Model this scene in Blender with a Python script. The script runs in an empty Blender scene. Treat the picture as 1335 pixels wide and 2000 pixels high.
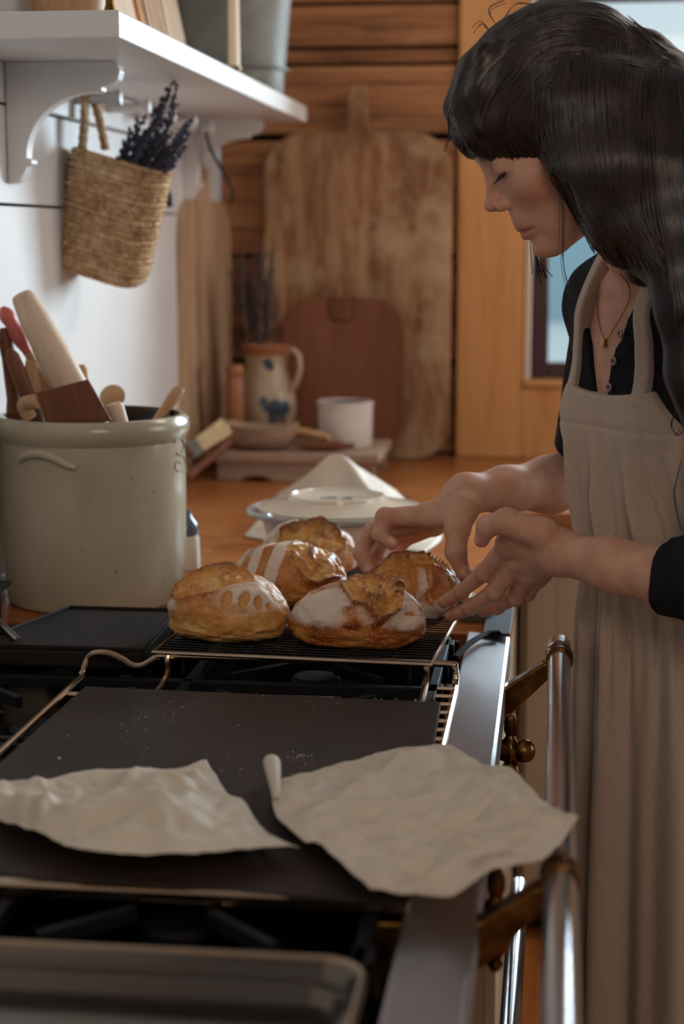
import bpy, bmesh, math, random
import numpy as np
from mathutils import Vector, Matrix

random.seed(7)
RNG = np.random.default_rng(11)
SC = bpy.context.scene
COL = SC.collection
pi = math.pi

# ------------------------------------------------------------------ camera
FPX = 3400.0
PITCH = math.atan(540 / FPX)
YAW = math.atan(420 * math.cos(PITCH) / FPX)
CAM = np.array([0.0, 0.0, 1.47])
cam_data = bpy.data.cameras.new('camera')
cam_data.sensor_fit = 'VERTICAL'
cam_data.sensor_height = 36.0
cam_data.lens = 36.0 * FPX / 2000.0
cam_data.clip_start = 0.05
cam_data.dof.use_dof = True
cam_data.dof.focus_distance = 2.12
cam_data.dof.aperture_fstop = 3.5
cam_data.dof.aperture_blades = 9
cam = bpy.data.objects.new('camera', cam_data)
COL.objects.link(cam)
cam.location = CAM
cam.rotation_euler = (pi / 2 - PITCH, 0, YAW)
SC.camera = cam

# ------------------------------------------------------------------ world, lights, exposure
SC.view_settings.view_transform = 'Standard'
SC.view_settings.look = 'None'
SC.view_settings.gamma = 1.0
SC.view_settings.use_curve_mapping = False
SC.view_settings.exposure = 0.15
world = bpy.data.worlds.new('overcast_sky')
SC.world = world
world.use_nodes = True
bgn = world.node_tree.nodes['Background']
bgn.inputs[0].default_value = (0.60, 0.68, 0.72, 1)
bgn.inputs[1].default_value = 1.05


def area_light(name, loc, target, sx, sy, energy, color):
    d = bpy.data.lights.new(name, 'AREA')
    d.shape = 'RECTANGLE'
    d.size, d.size_y, d.energy, d.color = sx, sy, energy, color
    o = bpy.data.objects.new(name, d)
    COL.objects.link(o)
    o.location = loc
    o.rotation_euler = (Vector(target) - Vector(loc)).to_track_quat('-Z', 'Y').to_euler()
    return o


# daylight falling through the back window, an added cool fill from the right,
# and the warm light of the room behind the camera
area_light('daylight_back_window', (0.95, 4.75, 1.85), (-0.2, 2.4, 1.15), 1.1, 1.0, 122, (0.80, 0.91, 1.0))
area_light('right_fill_light', (2.55, 2.9, 1.7), (-0.4, 2.4, 1.2), 1.2, 1.1, 15, (0.84, 0.93, 1.0))  # added fill light; the right wall has no window
area_light('ceiling_lamp_light', (0.5, -0.3, 2.40), (-0.3, 2.2, 0.9), 0.9, 0.9, 19, (1.0, 0.82, 0.66))
area_light('back_corner_fill_light', (0.55, 3.35, 2.40), (-0.45, 3.9, 1.0), 0.5, 0.5, 9, (1.0, 0.84, 0.68))  # extra warm fill added to brighten the back wall and boards


# ------------------------------------------------------------------ pixel -> point on a real plane
_F = np.array([-math.sin(YAW) * math.cos(PITCH), math.cos(YAW) * math.cos(PITCH), -math.sin(PITCH)])
_R = np.array([math.cos(YAW), math.sin(YAW), 0.0])
_U = np.cross(_R, _F)


def ray(px, py):
    return _F * FPX + _R * (px - 667.5) - _U * (py - 1000.0)


def P(px, py, Y):
    d = ray(px, py)
    return CAM + d * (Y / d[1])


def PX(px, py, X):
    d = ray(px, py)
    return CAM + d * (X / d[0])


def PZ(px, py, Z):
    d = ray(px, py)
    return CAM + d * ((Z - CAM[2]) / d[2])


# ------------------------------------------------------------------ noise (numpy)
_perm = RNG.permutation(4096)


def vnoise(p):
    p = np.asarray(p, float)
    i = np.floor(p).astype(np.int64)
    f = p - i
    f = f * f * (3 - 2 * f)

    def h(a, b, c):
        return _perm[(_perm[(_perm[a & 4095] + b) & 4095] + c) & 4095] / 4095.0
    x, y, z = i[..., 0], i[..., 1], i[..., 2]
    fx, fy, fz = f[..., 0], f[..., 1], f[..., 2]
    r = 0
    for dx in (0, 1):
        for dy in (0, 1):
            for dz in (0, 1):
                w = (fx if dx else 1 - fx) * (fy if dy else 1 - fy) * (fz if dz else 1 - fz)
                r = r + w * h(x + dx, y + dy, z + dz)
    return r


def fbm(p, o=4):
    p = np.asarray(p, float)
    a, s, r = 1.0, 0.0, 0
    for k in range(o):
        r = r + a * vnoise(p + 17.3 * k)
        s += a
        a *= 0.5
        p = p * 2.03
    return r / s


def sstep(a, b, x):
    t = np.clip((x - a) / (b - a), 0, 1)
    return t * t * (3 - 2 * t)


# ------------------------------------------------------------------ object helpers
def tag(o, label=None, cat=None, group=None, kind=None):
    if label: o['label'] = label
    if cat: o['category'] = cat
    if group: o['group'] = group
    if kind: o['kind'] = kind
    return o


def thing(name, loc, label, cat, group=None):
    o = bpy.data.objects.new(name, None)
    COL.objects.link(o)
    o.location = [float(c) for c in loc]
    o.empty_display_size = 0.05
    return tag(o, label, cat, group)


class MB:
    """collects geometry in world space"""

    def __init__(s):
        s.v, s.f, s.n = [], [], 0

    def add(s, v, f):
        v = np.asarray(v, float).reshape(-1, 3)
        s.v.append(v)
        n = s.n
        s.f.extend([tuple(int(i) + n for i in q) for q in f])
        s.n += len(v)
        return s

    def box(s, lo, hi, M=None):
        x0, y0, z0 = lo
        x1, y1, z1 = hi
        v = np.array([(x0, y0, z0), (x1, y0, z0), (x1, y1, z0), (x0, y1, z0), (x0, y0, z1), (x1, y0, z1), (x1, y1, z1), (x0, y1, z1)], float)
        if M is not None:
            v = v @ np.array(M)[:3, :3].T + np.array(M)[:3, 3]
        return s.add(v, [(0, 3, 2, 1), (4, 5, 6, 7), (0, 1, 5, 4), (1, 2, 6, 5), (2, 3, 7, 6), (3, 0, 4, 7)])

    def tube(s, pts, r, n=10, closed=False, cap=True, squash=None):
        pts = np.asarray(pts, float)
        m = len(pts)
        r = np.broadcast_to(np.asarray(r, float), (m,))
        if closed:
            t = np.roll(pts, -1, 0) - np.roll(pts, 1, 0)
        else:
            t = np.gradient(pts, axis=0)
        t /= np.linalg.norm(t, axis=1)[:, None] + 1e-12
        a = np.array([0, 0, 1.0])
        if abs(t[0] @ a) > 0.9: a = np.array([1.0, 0, 0])
        u = np.cross(t[0], a); u /= np.linalg.norm(u)
        vs = []
        ang = np.arange(n) * 2 * pi / n
        for i in range(m):
            u = u - t[i] * (u @ t[i]); u /= np.linalg.norm(u) + 1e-12
            w = np.cross(t[i], u)
            sq = squash if squash else 1.0
            vs.append(pts[i] + r[i] * (np.cos(ang)[:, None] * u + sq * np.sin(ang)[:, None] * w))
        v = np.concatenate(vs)
        f = []
        mm = m if closed else m - 1
        for i in range(mm):
            j = (i + 1) % m
            for k in range(n):
                l = (k + 1) % n
                f.append((i * n + k, i * n + l, j * n + l, j * n + k))
        if cap and not closed:
            f.append(tuple(range(n - 1, -1, -1)))
            f.append(tuple((m - 1) * n + k for k in range(n)))
        return s.add(v, f)

    def lathe(s, prof, o=(0, 0, 0), n=40, axis='Z', M=None):
        """prof: list of (radius, height)"""
        prof = [(max(a, 1e-5), b) for a, b in prof]
        ang = np.arange(n) * 2 * pi / n
        vs = []
        for r, h in prof:
            c, q, z = r * np.cos(ang), r * np.sin(ang), np.full(n, h)
            if axis == 'Z': vs.append(np.stack([c, q, z], 1))
            elif axis == 'X': vs.append(np.stack([z, c, q], 1))
            else: vs.append(np.stack([q, z, c], 1))
        v = np.concatenate(vs)
        if M is not None:
            v = v @ np.array(M)[:3, :3].T + np.array(M)[:3, 3]
        v = v + np.asarray(o, float)
        f = []
        for i in range(len(prof) - 1):
            for k in range(n):
                l = (k + 1) % n
                f.append((i * n + k, i * n + l, (i + 1) * n + l, (i + 1) * n + k))
        return s.add(v, f)

    def prism(s, outline, d0, d1, frame):
        """outline: (a,b) list; frame = (origin, A, B, N); extruded d0..d1 along N"""
        o, A, B, N = [np.asarray(c, float) for c in frame]
        q = np.asarray(outline, float)
        n = len(q)
        base = o + q[:, :1] * A + q[:, 1:2] * B
        v = np.concatenate([base + N * d0, base + N * d1])
        f = [tuple(range(n - 1, -1, -1)), tuple(range(n, 2 * n))]
        f += [(i, (i + 1) % n, n + (i + 1) % n, n + i) for i in range(n)]
        return s.add(v, f)

    def grid(s, V, closed_u=False):
        a, b = V.shape[:2]
        f = []
        for i in range(a if closed_u else a - 1):
            j = (i + 1) % a
            for k in range(b - 1):
                f.append((i * b + k, j * b + k, j * b + k + 1, i * b + k + 1))
        return s.add(V.reshape(-1, 3), f)

    def build(s, name, mat, parent=None, smooth=True, bevel=0, seg=2, angle=35, solid=0, subsurf=0, attr=None):
        return mesh_obj(name, np.concatenate(s.v), s.f, mat, parent, smooth, bevel, seg, angle, solid, subsurf, attr)


def mesh_obj(name, v, f, mat, parent=None, smooth=True, bevel=0, seg=2, angle=35, solid=0, subsurf=0, attr=None):
    v = np.asarray(v, float)
    if parent is None:
        o_ = np.array([(v[:, 0].min() + v[:, 0].max()) / 2, (v[:, 1].min() + v[:, 1].max()) / 2, v[:, 2].min()])
    else:
        o_ = np.array(world_loc(parent))
    me = bpy.data.meshes.new(name)
    me.from_pydata((v - o_).tolist(), [], [list(q) for q in f])
    me.validate()
    if attr is not None:
        for k, a in attr.items():
            ca = me.color_attributes.new(k, 'FLOAT_COLOR', 'POINT')
            a4 = np.ones((len(v), 4), np.float32)
            a4[:, :a.shape[1]] = a
            ca.data.foreach_set('color', a4.ravel())
    o = bpy.data.objects.new(name, me)
    COL.objects.link(o)
    if mat is not None: me.materials.append(mat)
    if parent is not None:
        o.parent = parent
        if parent.type == 'MESH':
            pass
    else:
        o.location = o_
    if smooth:
        me.polygons.foreach_set('use_smooth', np.ones(len(me.polygons), bool))
    if solid:
        m = o.modifiers.new('thickness', 'SOLIDIFY'); m.thickness = solid; m.offset = 0
    if bevel:
        m = o.modifiers.new('edge', 'BEVEL'); m.width = bevel; m.segments = seg; m.limit_method = 'ANGLE'; m.angle_limit = math.radians(30)
        m.harden_normals = False
    if subsurf:
        m = o.modifiers.new('sub', 'SUBSURF'); m.levels = subsurf; m.render_levels = subsurf
    if smooth and angle < 180:
        try:
            me.set_sharp_from_angle(angle=math.radians(angle))
        except Exception:
            pass
    return o


def world_loc(o):
    l = Vector(o.location)
    while o.parent is not None:
        o = o.parent
        l = l + Vector(o.location)
    return l


# ------------------------------------------------------------------ signed distance modelling
def smin(a, b, k):
    h = np.clip(0.5 + 0.5 * (b - a) / k, 0, 1)
    return b + (a - b) * h - k * h * (1 - h)


def smax(a, b, k):
    return -smin(-a, -b, k)


def s_ell(p, c, r, A=None):
    q = p - np.asarray(c, float)
    if A is not None: q = q @ np.asarray(A, float).T
    r = np.asarray(r, float)
    k0 = np.linalg.norm(q / r, axis=1)
    k1 = np.linalg.norm(q / (r * r), axis=1) + 1e-9
    return k0 * (k0 - 1) / k1


def s_cone(p, a, b, r1, r2):
    a = np.asarray(a, float); b = np.asarray(b, float)
    ab = b - a
    t = np.clip(((p - a) @ ab) / (ab @ ab + 1e-12), 0, 1)
    return np.linalg.norm(p - a - t[:, None] * ab, axis=1) - (r1 + (r2 - r1) * t)


def s_chain(p, pts, rs, k):
    d = None
    for i in range(len(pts) - 1):
        e = s_cone(p, pts[i], pts[i + 1], rs[i], rs[i + 1])
        d = e if d is None else smin(d, e, k)
    return d


def sdf_mesh(fn, lo, hi, h):
    lo = np.asarray(lo, float); hi = np.asarray(hi, float)
    B = 6
    nb = np.ceil((hi - lo) / (h * B)).astype(int)
    n = nb * B
    cc = np.stack(np.meshgrid(*[lo[a] + (np.arange(nb[a]) * B + (B - 1) / 2) * h for a in range(3)], indexing='ij'), -1).reshape(-1, 3)
    dc = fn(cc)
    act = (np.abs(dc) < B * h * 1.5).reshape(nb)
    V = np.repeat(np.repeat(np.repeat(np.where(dc < 0, -1.0, 1.0).reshape(nb), B, 0), B, 1), B, 2)
    m = np.repeat(np.repeat(np.repeat(act, B, 0), B, 1), B, 2)
    ii = np.argwhere(m)
    for s in range(0, len(ii), 400000):
        q = ii[s:s + 400000]
        V[q[:, 0], q[:, 1], q[:, 2]] = fn(lo + q * h)
    S = V < 0
    cnt = np.zeros(tuple(n - 1), np.int8)
    for dx in (0, 1):
        for dy in (0, 1):
            for dz in (0, 1):
                cnt += S[dx:n[0] - 1 + dx, dy:n[1] - 1 + dy, dz:n[2] - 1 + dz]
    cells = np.argwhere((cnt > 0) & (cnt < 8))
    idx = np.full(tuple(n - 1), -1, np.int64)
    idx[cells[:, 0], cells[:, 1], cells[:, 2]] = np.arange(len(cells))
    acc = np.zeros((len(cells), 3)); w = np.zeros(len(cells))
    cor = [(a, b, c) for a in (0, 1) for b in (0, 1) for c in (0, 1)]
    for a in cor:
        for ax in range(3):
            if a[ax] == 0:
                b = list(a); b[ax] = 1
                va = V[cells[:, 0] + a[0], cells[:, 1] + a[1], cells[:, 2] + a[2]]
                vb = V[cells[:, 0] + b[0], cells[:, 1] + b[1], cells[:, 2] + b[2]]
                x = (va < 0) != (vb < 0)
                t = np.where(x, va / np.where(x, va - vb, 1), 0)
                pt = np.tile(np.array(a, float), (len(cells), 1))
                pt[:, ax] += t
                acc += pt * x[:, None]; w += x
    v = lo + (cells + acc / w[:, None]) * h
    faces = []
    for ax in range(3):
        sl0 = [slice(None)] * 3; sl1 = [slice(None)] * 3
        sl0[ax] = slice(0, -1); sl1[ax] = slice(1, None)
        a, b = S[tuple(sl0)], S[tuple(sl1)]
        e = np.argwhere(a != b)
        o1, o2 = (ax + 1) % 3, (ax + 2) % 3
        lim = n - 1
        e = e[(e[:, o1] > 0) & (e[:, o2] > 0) & (e[:, o1] < lim[o1]) & (e[:, o2] < lim[o2]) & (e[:, ax] < lim[ax])]
        fl = a[e[:, 0], e[:, 1], e[:, 2]]
        q = []
        for d1, d2 in ((-1, -1), (0, -1), (0, 0), (-1, 0)):
            c = e.copy(); c[:, o1] += d1; c[:, o2] += d2
            q.append(idx[c[:, 0], c[:, 1], c[:, 2]])
        q = np.stack(q, 1)
        q = np.where(fl[:, None], q, q[:, ::-1])
        faces.append(q[(q >= 0).all(1)])
    return v, np.concatenate(faces)


def fast_obj(name, v, f, mat, parent=None, attr=None):
    me = bpy.data.meshes.new(name)
    o_ = np.array(world_loc(parent)) if parent is not None else np.array([v[:, 0].mean(), v[:, 1].mean(), v[:, 2].min()])
    f = np.asarray(f)
    me.vertices.add(len(v)); me.vertices.foreach_set('co', (v - o_).astype(np.float32).ravel())
    k = f.shape[1]
    me.loops.add(f.size); me.loops.foreach_set('vertex_index', f.astype(np.int32).ravel())
    me.polygons.add(len(f))
    me.polygons.foreach_set('loop_start', np.arange(0, f.size, k, dtype=np.int32))
    me.polygons.foreach_set('loop_total', np.full(len(f), k, np.int32))
    me.update(calc_edges=True)
    me.validate()
    me.polygons.foreach_set('use_smooth', np.ones(len(me.polygons), bool))
    if attr is not None:
        for kk, a in attr.items():
            ca = me.color_attributes.new(kk, 'FLOAT_COLOR', 'POINT')
            a4 = np.ones((len(v), 4), np.float32); a4[:, :a.shape[1]] = a
            ca.data.foreach_set('color', a4.ravel())
    me.materials.append(mat)
    o = bpy.data.objects.new(name, me)
    COL.objects.link(o)
    if parent is not None: o.parent = parent
    else: o.location = o_
    return o


# ------------------------------------------------------------------ materials
def lin(h):
    h = h.lstrip('#')
    return tuple(((int(h[i:i + 2], 16) / 255 + 0.055) / 1.055) ** 2.4 if int(h[i:i + 2], 16) > 10 else int(h[i:i + 2], 16) / 255 / 12.92 for i in (0, 2, 4)) + (1.0,)


class NT:
    def __init__(s, name):
        s.m = bpy.data.materials.new(name); s.m.use_nodes = True
        s.t = s.m.node_tree; s.b = s.t.nodes['Principled BSDF']

    def n(s, typ, **kw):
        o = s.t.nodes.new(typ)
        for k, v in kw.items():
            if k.startswith('i_'):
                key = k[2:].replace('_', ' ')
                o.inputs[int(key) if key.isdigit() else key].default_value = v
            else: setattr(o, k, v)
        return o

    def l(s, a, b): s.t.links.new(a, b)

    def coord(s, scale=(1, 1, 1), kind='Object', rnd=True, loc=None):
        tc = s.n('ShaderNodeTexCoord')
        mp = s.n('ShaderNodeMapping')
        mp.inputs['Scale'].default_value = scale
        src = tc.outputs[kind]
        if rnd:
            oi = s.n('ShaderNodeObjectInfo')
            ad = s.n('ShaderNodeVectorMath', operation='MULTIPLY_ADD')
            cx = s.n('ShaderNodeCombineXYZ')
            for k in range(3): s.l(oi.outputs['Random'], cx.inputs[k])
            s.l(cx.outputs[0], ad.inputs[0]); ad.inputs[1].default_value = (7.1, 5.3, 9.7)
            s.l(src, ad.inputs[2]); src = ad.outputs[0]
        s.l(src, mp.inputs[0])
        return mp.outputs[0]

    def noise(s, vec, scale, detail=4, rough=0.55, dist=0.0):
        o = s.n('ShaderNodeTexNoise'); o.inputs['Scale'].default_value = scale
        o.inputs['Detail'].default_value = detail; o.inputs['Roughness'].default_value = rough; o.inputs['Distortion'].default_value = dist
        s.l(vec, o.inputs['Vector'])
        return o.outputs['Fac']

    def ramp(s, fac, stops):
        r = s.n('ShaderNodeValToRGB')
        e = r.color_ramp.elements
        while len(e) < len(stops): e.new(0.5)
        for k, (p, c) in enumerate(stops):
            e[k].position = p; e[k].color = c if len(c) == 4 else (*c, 1)
        s.l(fac, r.inputs[0])
        return r.outputs[0]

    def mix(s, fac, a, b, mode='MIX'):
        m = s.n('ShaderNodeMix', data_type='RGBA', blend_type=mode)
        for i, x in ((0, fac), (6, a), (7, b)):
            if isinstance(x, (int, float)): m.inputs[i].default_value = x
            elif isinstance(x, tuple): m.inputs[i].default_value = x
            else: s.l(x, m.inputs[i])
        return m.outputs[2]

    def math(s, op, a, b=0.5, clamp=False):
        m = s.n('ShaderNodeMath', operation=op, use_clamp=clamp)
        for i, x in ((0, a), (1, b)):
            if isinstance(x, (int, float)): m.inputs[i].default_value = x
            else: s.l(x, m.inputs[i])
        return m.outputs[0]

    def set(s, **kw):
        for k, v in kw.items():
            key = k.replace('_', ' ')
            i = s.b.inputs[key]
            if isinstance(v, (int, float, tuple)): i.default_value = v
            else: s.l(v, i)
        return s

    def bump(s, h, strength=0.3, dist=0.002):
        b = s.n('ShaderNodeBump'); b.inputs['Strength'].default_value = strength; b.inputs['Distance'].default_value = dist
        s.l(h, b.inputs['Height']); s.l(b.outputs[0], s.b.inputs['Normal'])
        return s


def wood(name, dark, mid, light, grain=(1, 1, 12), scale=6, rough=0.55, var=0.25, bump=0.25, stain=None, spec=0.3):
    """grain: scale per axis - small along the grain"""
    t = NT(name)
    c = t.coord(grain)
    a = t.noise(c, scale, 6, 0.6, 0.6)
    b = t.noise(c, scale * 5, 3, 0.6, 0.2)
    f = t.math('ADD', t.math('MULTIPLY', a, 0.72), t.math('MULTIPLY', b, 0.28))
    col = t.ramp(f, [(0.30, lin(dark)), (0.5, lin(mid)), (0.70, lin(light))])
    oi = t.n('ShaderNodeObjectInfo')
    hv = t.n('ShaderNodeHueSaturation')
    t.l(t.math('ADD', t.math('MULTIPLY', oi.outputs['Random'], var), 1 - var / 2), hv.inputs['Value'])
    t.l(col, hv.inputs['Color'])
    col = hv.outputs[0]
    if stain:
        s = t.noise(t.coord((1, 1, 1)), stain[1], 5, 0.6)
        col = t.mix(t.ramp(s, [(stain[2], (0, 0, 0)), (stain[3], (1, 1, 1))]), col, lin(stain[0]))
    t.set(Base_Color=col, Roughness=rough, Specular_IOR_Level=spec)
    t.bump(f, bump, 0.002)
    return t.m


def plain(name, col, rough=0.5, metal=0.0, nscale=0, namt=0.15, bump=0, bscale=200, spec=0.5, **kw):
    t = NT(name)
    base = lin(col) if isinstance(col, str) else col
    if nscale:
        n = t.noise(t.coord(), nscale, 5)
        d = tuple(x * (1 - namt) for x in base[:3]) + (1,)
        e = tuple(min(1, x * (1 + namt)) for x in base[:3]) + (1,)
        base = t.ramp(n, [(0.35, d), (0.65, e)])
    t.set(Base_Color=base, Roughness=rough, Metallic=metal, Specular_IOR_Level=spec)
    if bump: t.bump(t.noise(t.coord(), bscale, 3), bump, 0.001)
    for k, v in kw.items(): t.set(**{k: v})
    return t.m


M = {}
M['wall_white'] = plain('white_painted_boards', '#d9d6d4', 0.55, nscale=5, namt=0.03, bump=0.15, bscale=60, spec=0.3)
M['shelf_white'] = plain('white_shelf_paint', '#dcd9d6', 0.4, nscale=8, namt=0.02, spec=0.4)
M['gap'] = plain('dark_gap', '#1c1410', 0.9, spec=0.1)
M['plank'] = wood('rough_plank_wood', '#553522', '#9a6844', '#bb885e', (0.5, 4, 9), 3.0, 0.7, 0.35, 0.5, ('#4b2d1c', 3.2, 0.55, 0.75))
M['casing'] = wood('golden_pine_casing', '#b0763f', '#c38b55', '#cf9a66', (5, 5, 0.45), 3.0, 0.45, 0.08, 0.12)
M['counter'] = wood('oiled_wood_worktop', '#74401f', '#a0602f', '#b77542', (0.7, 5, 3), 3.2, 0.28, 0.30, 0.1, spec=0.5)
M['floor'] = wood('amber_floor_boards', '#7c431b', '#a2602c', '#b8743c', (4, 0.4, 3), 3.0, 0.4, 0.2, 0.1)
M['old_board'] = wood('worn_bread_board_wood', '#472b1c', '#8a6042', '#bb9472', (6, 6, 0.9), 3.2, 0.7, 0.06, 0.3, ('#b49674', 5.5, 0.50, 0.68))
M['pale_board'] = wood('grey_brown_old_board', '#806048', '#b08d70', '#c8a98c', (5, 5, 0.6), 3.0, 0.65, 0.05, 0.25, ('#5f4433', 5, 0.6, 0.8))
M['red_board'] = wood('reddish_brown_board', '#5e3320', '#7a4830', '#8b573c', (4, 4, 0.6), 2.5, 0.55, 0.05, 0.1)
M['dark_wood'] = wood('dark_tool_wood', '#4c2a17', '#6e4128', '#85543a', (5, 5, 1.0), 6, 0.5, 0.15, 0.15)
M['tan_wood'] = wood('tan_tool_wood', '#9a7350', '#b68d66', '#c9a27c', (5, 5, 1.0), 6, 0.5, 0.15, 0.12)
M['pale_wood'] = wood('pale_maple_wood', '#b99a80', '#cdb298', '#d8c0a8', (6, 6, 0.7), 5, 0.5, 0.06, 0.08)
M['grey_wood'] = wood('weathered_riser_wood', '#7c6150', '#a08470', '#b99f8a', (0.8, 5, 5), 5, 0.75, 0.15, 0.4)
M['cabinet'] = plain('cream_cabinet_paint', '#bda68a', 0.45, nscale=4, namt=0.03, spec=0.4)
M['frame'] = plain('dark_plum_window_frame', '#3a2226', 0.4)
M['stoneware'] = None
# ---- more materials
def stoneware_mat():
    t = NT('glazed_stoneware')
    n = t.noise(t.coord(), 5, 5)
    c = t.ramp(n, [(0.3, lin('#a3977f')), (0.6, lin('#b5aa94')), (0.8, lin('#bcb3a0'))])
    sp = t.noise(t.coord(), 90, 2)
    c = t.mix(t.ramp(sp, [(0.74, (0, 0, 0)), (0.8, (1, 1, 1))]), c, lin('#7a6348'))
    t.set(Base_Color=c, Roughness=0.22, Specular_IOR_Level=0.55)
    t.bump(t.noise(t.coord((1, 1, 3)), 14, 3), 0.12, 0.003)
    return t.m
M['stoneware'] = stoneware_mat()
M['stone_in'] = plain('dark_brown_inner_glaze', '#1c1512', 0.25)
M['cobalt'] = plain('cobalt_blue_decoration', '#34414f', 0.3)
M['stamp'] = plain('grey_blue_stamp', '#4a4642', 0.6, spec=.2)
M['jug'] = plain('grey_tan_salt_glaze', '#b39a80', 0.3, nscale=12, namt=0.12)
M['brown_glaze'] = plain('brown_clay', '#9a5f3c', 0.4, nscale=10, namt=0.15)
M['white_crock'] = plain('off_white_crock_glaze', '#d8cfc4', 0.4, nscale=9, namt=0.04)
M['china'] = plain('cream_china', '#d8cbb9', 0.12, spec=0.6)


def steel_mat(name, col, rough, axis=(1, 60, 60), bump=0.05, metal=1.0, aniso=0.0):
    t = NT(name)
    n = t.noise(t.coord(axis, rnd=False), 25, 4, 0.6)
    b = lin(col)
    c = t.ramp(n, [(0.3, tuple(x * 0.86 for x in b[:3]) + (1,)), (0.7, b)])
    r = t.math('ADD', t.math('MULTIPLY', n, 0.14), rough - 0.07)
    t.set(Base_Color=c, Metallic=metal, Roughness=r)
    t.bump(n, bump, 0.0006)
    return t.m
M['steel'] = steel_mat('brushed_steel', '#b9bbc0', 0.36, (60, 1, 60))
M['rail_steel'] = steel_mat('brushed_rail_steel', '#cfd0d5', 0.22, (40, 1, 40))
M['tray'] = steel_mat('used_aluminium_tray', '#756c64', 0.16, (1, 20, 20), 0.06)
M['chrome'] = steel_mat('tarnished_chrome_wire', '#b49c84', 0.22, (30, 30, 30), 0.1)
M['zinc'] = plain('galvanised_zinc', '#77766f', 0.55, 0.35, nscale=14, namt=0.18)


def brass_mat():
    t = NT('aged_brass')
    n = t.noise(t.coord(), 26, 5)
    c = t.ramp(n, [(0.35, lin('#3f2a16')), (0.55, lin('#755228')), (0.75, lin('#9c7842'))])
    t.set(Base_Color=c, Metallic=1.0, Roughness=t.math('ADD', t.math('MULTIPLY', n, 0.25), 0.15))
    return t.m
M['brass'] = brass_mat()
M['iron'] = plain('black_cast_iron', '#0e0e10', 0.6, 0.0, nscale=40, namt=0.3, bump=0.2, bscale=150, spec=.22)
M['enamel'] = plain('black_enamel', '#0b0b0d', 0.18)
M['blue_iron'] = plain('blued_steel_plate', '#20252d', 0.7, 0.2, nscale=30, namt=0.25)


def mat_dark():
    t = NT('dark_baking_steel')
    c = t.coord()
    n = t.noise(c, 9, 6)
    col = t.ramp(n, [(0.35, lin('#271e1a')), (0.65, lin('#352823'))])
    sp = t.noise(c, 160, 2)
    big = t.noise(c, 5, 2)
    fl = t.math('MULTIPLY', t.ramp(sp, [(0.72, (0, 0, 0)), (0.80, (1, 1, 1))]), t.ramp(big, [(0.5, (0, 0, 0)), (0.7, (1, 1, 1))]))
    col = t.mix(fl, col, lin('#83776c'))
    t.set(Base_Color=col, Roughness=0.55, Specular_IOR_Level=0.25)
    t.bump(t.noise(c, 300, 2), 0.06, 0.0005)
    return t.m
M['mat'] = mat_dark()
M['griddle'] = plain('seasoned_griddle_iron', '#1e1916', 0.65, nscale=9, namt=0.3, bump=0.15, bscale=220, spec=.2)


def parchment_mat():
    t = NT('baking_parchment')
    c = t.coord()
    n = t.noise(c, 7, 6, 0.6)
    col = t.ramp(n, [(0.35, lin('#d6c8b4')), (0.65, lin('#e2d6c4'))])
    st = t.noise(c, 11, 5, 0.65, 0.8)
    col = t.mix(t.ramp(st, [(0.63, (0, 0, 0)), (0.74, (0.65, 0.65, 0.65))]), col, lin('#a87a4a'))
    t.set(Base_Color=col, Roughness=0.55, Specular_IOR_Level=0.35)
    t.bump(t.noise(c, 60, 5, 0.65), 0.25, 0.002)
    out = t.t.nodes['Material Output']
    tr = t.n('ShaderNodeBsdfTranslucent'); tr.inputs[0].default_value = lin('#d8c4a4')
    mx = t.n('ShaderNodeMixShader'); mx.inputs[0].default_value = 0.22
    t.l(t.b.outputs[0], mx.inputs[1]); t.l(tr.outputs[0], mx.inputs[2]); t.l(mx.outputs[0], out.inputs[0])
    return t.m
M['parchment'] = parchment_mat()


def glass_mat(name, col=(0.95, 0.97, 0.97, 1), rough=0.02):
    t = NT(name)
    t.set(Base_Color=col, Roughness=rough, Transmission_Weight=.82, IOR=1.45)
    return t.m
M['glass'] = glass_mat('clear_glass', (0.85, 0.87, 0.86, 1), 0.12)


def pane_mat():
    t = NT('window_pane_glass')
    out = t.t.nodes['Material Output']
    tr = t.n('ShaderNodeBsdfTransparent'); tr.inputs[0].default_value = (0.93, 0.97, 0.98, 1)
    gl = t.n('ShaderNodeBsdfGlossy'); gl.inputs['Roughness'].default_value = 0.02
    fr = t.n('ShaderNodeFresnel'); fr.inputs[0].default_value = 1.3
    mx = t.n('ShaderNodeMixShader')
    t.l(fr.outputs[0], mx.inputs[0]); t.l(tr.outputs[0], mx.inputs[1]); t.l(gl.outputs[0], mx.inputs[2]); t.l(mx.outputs[0], out.inputs[0])
    return t.m
M['pane'] = pane_mat()
M['snow'] = plain('snowy_ground', '#e6ecee', 0.8)


# ================================================================== THE ROOM
WX, BY = -0.84, 4.37          # left wall plane, back wall plane
CZ = 0.92                     # worktop height
RX, FY, CEIL = 2.7, -1.3, 2.45


def struct(o):
    return tag(o, kind='structure')


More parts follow.
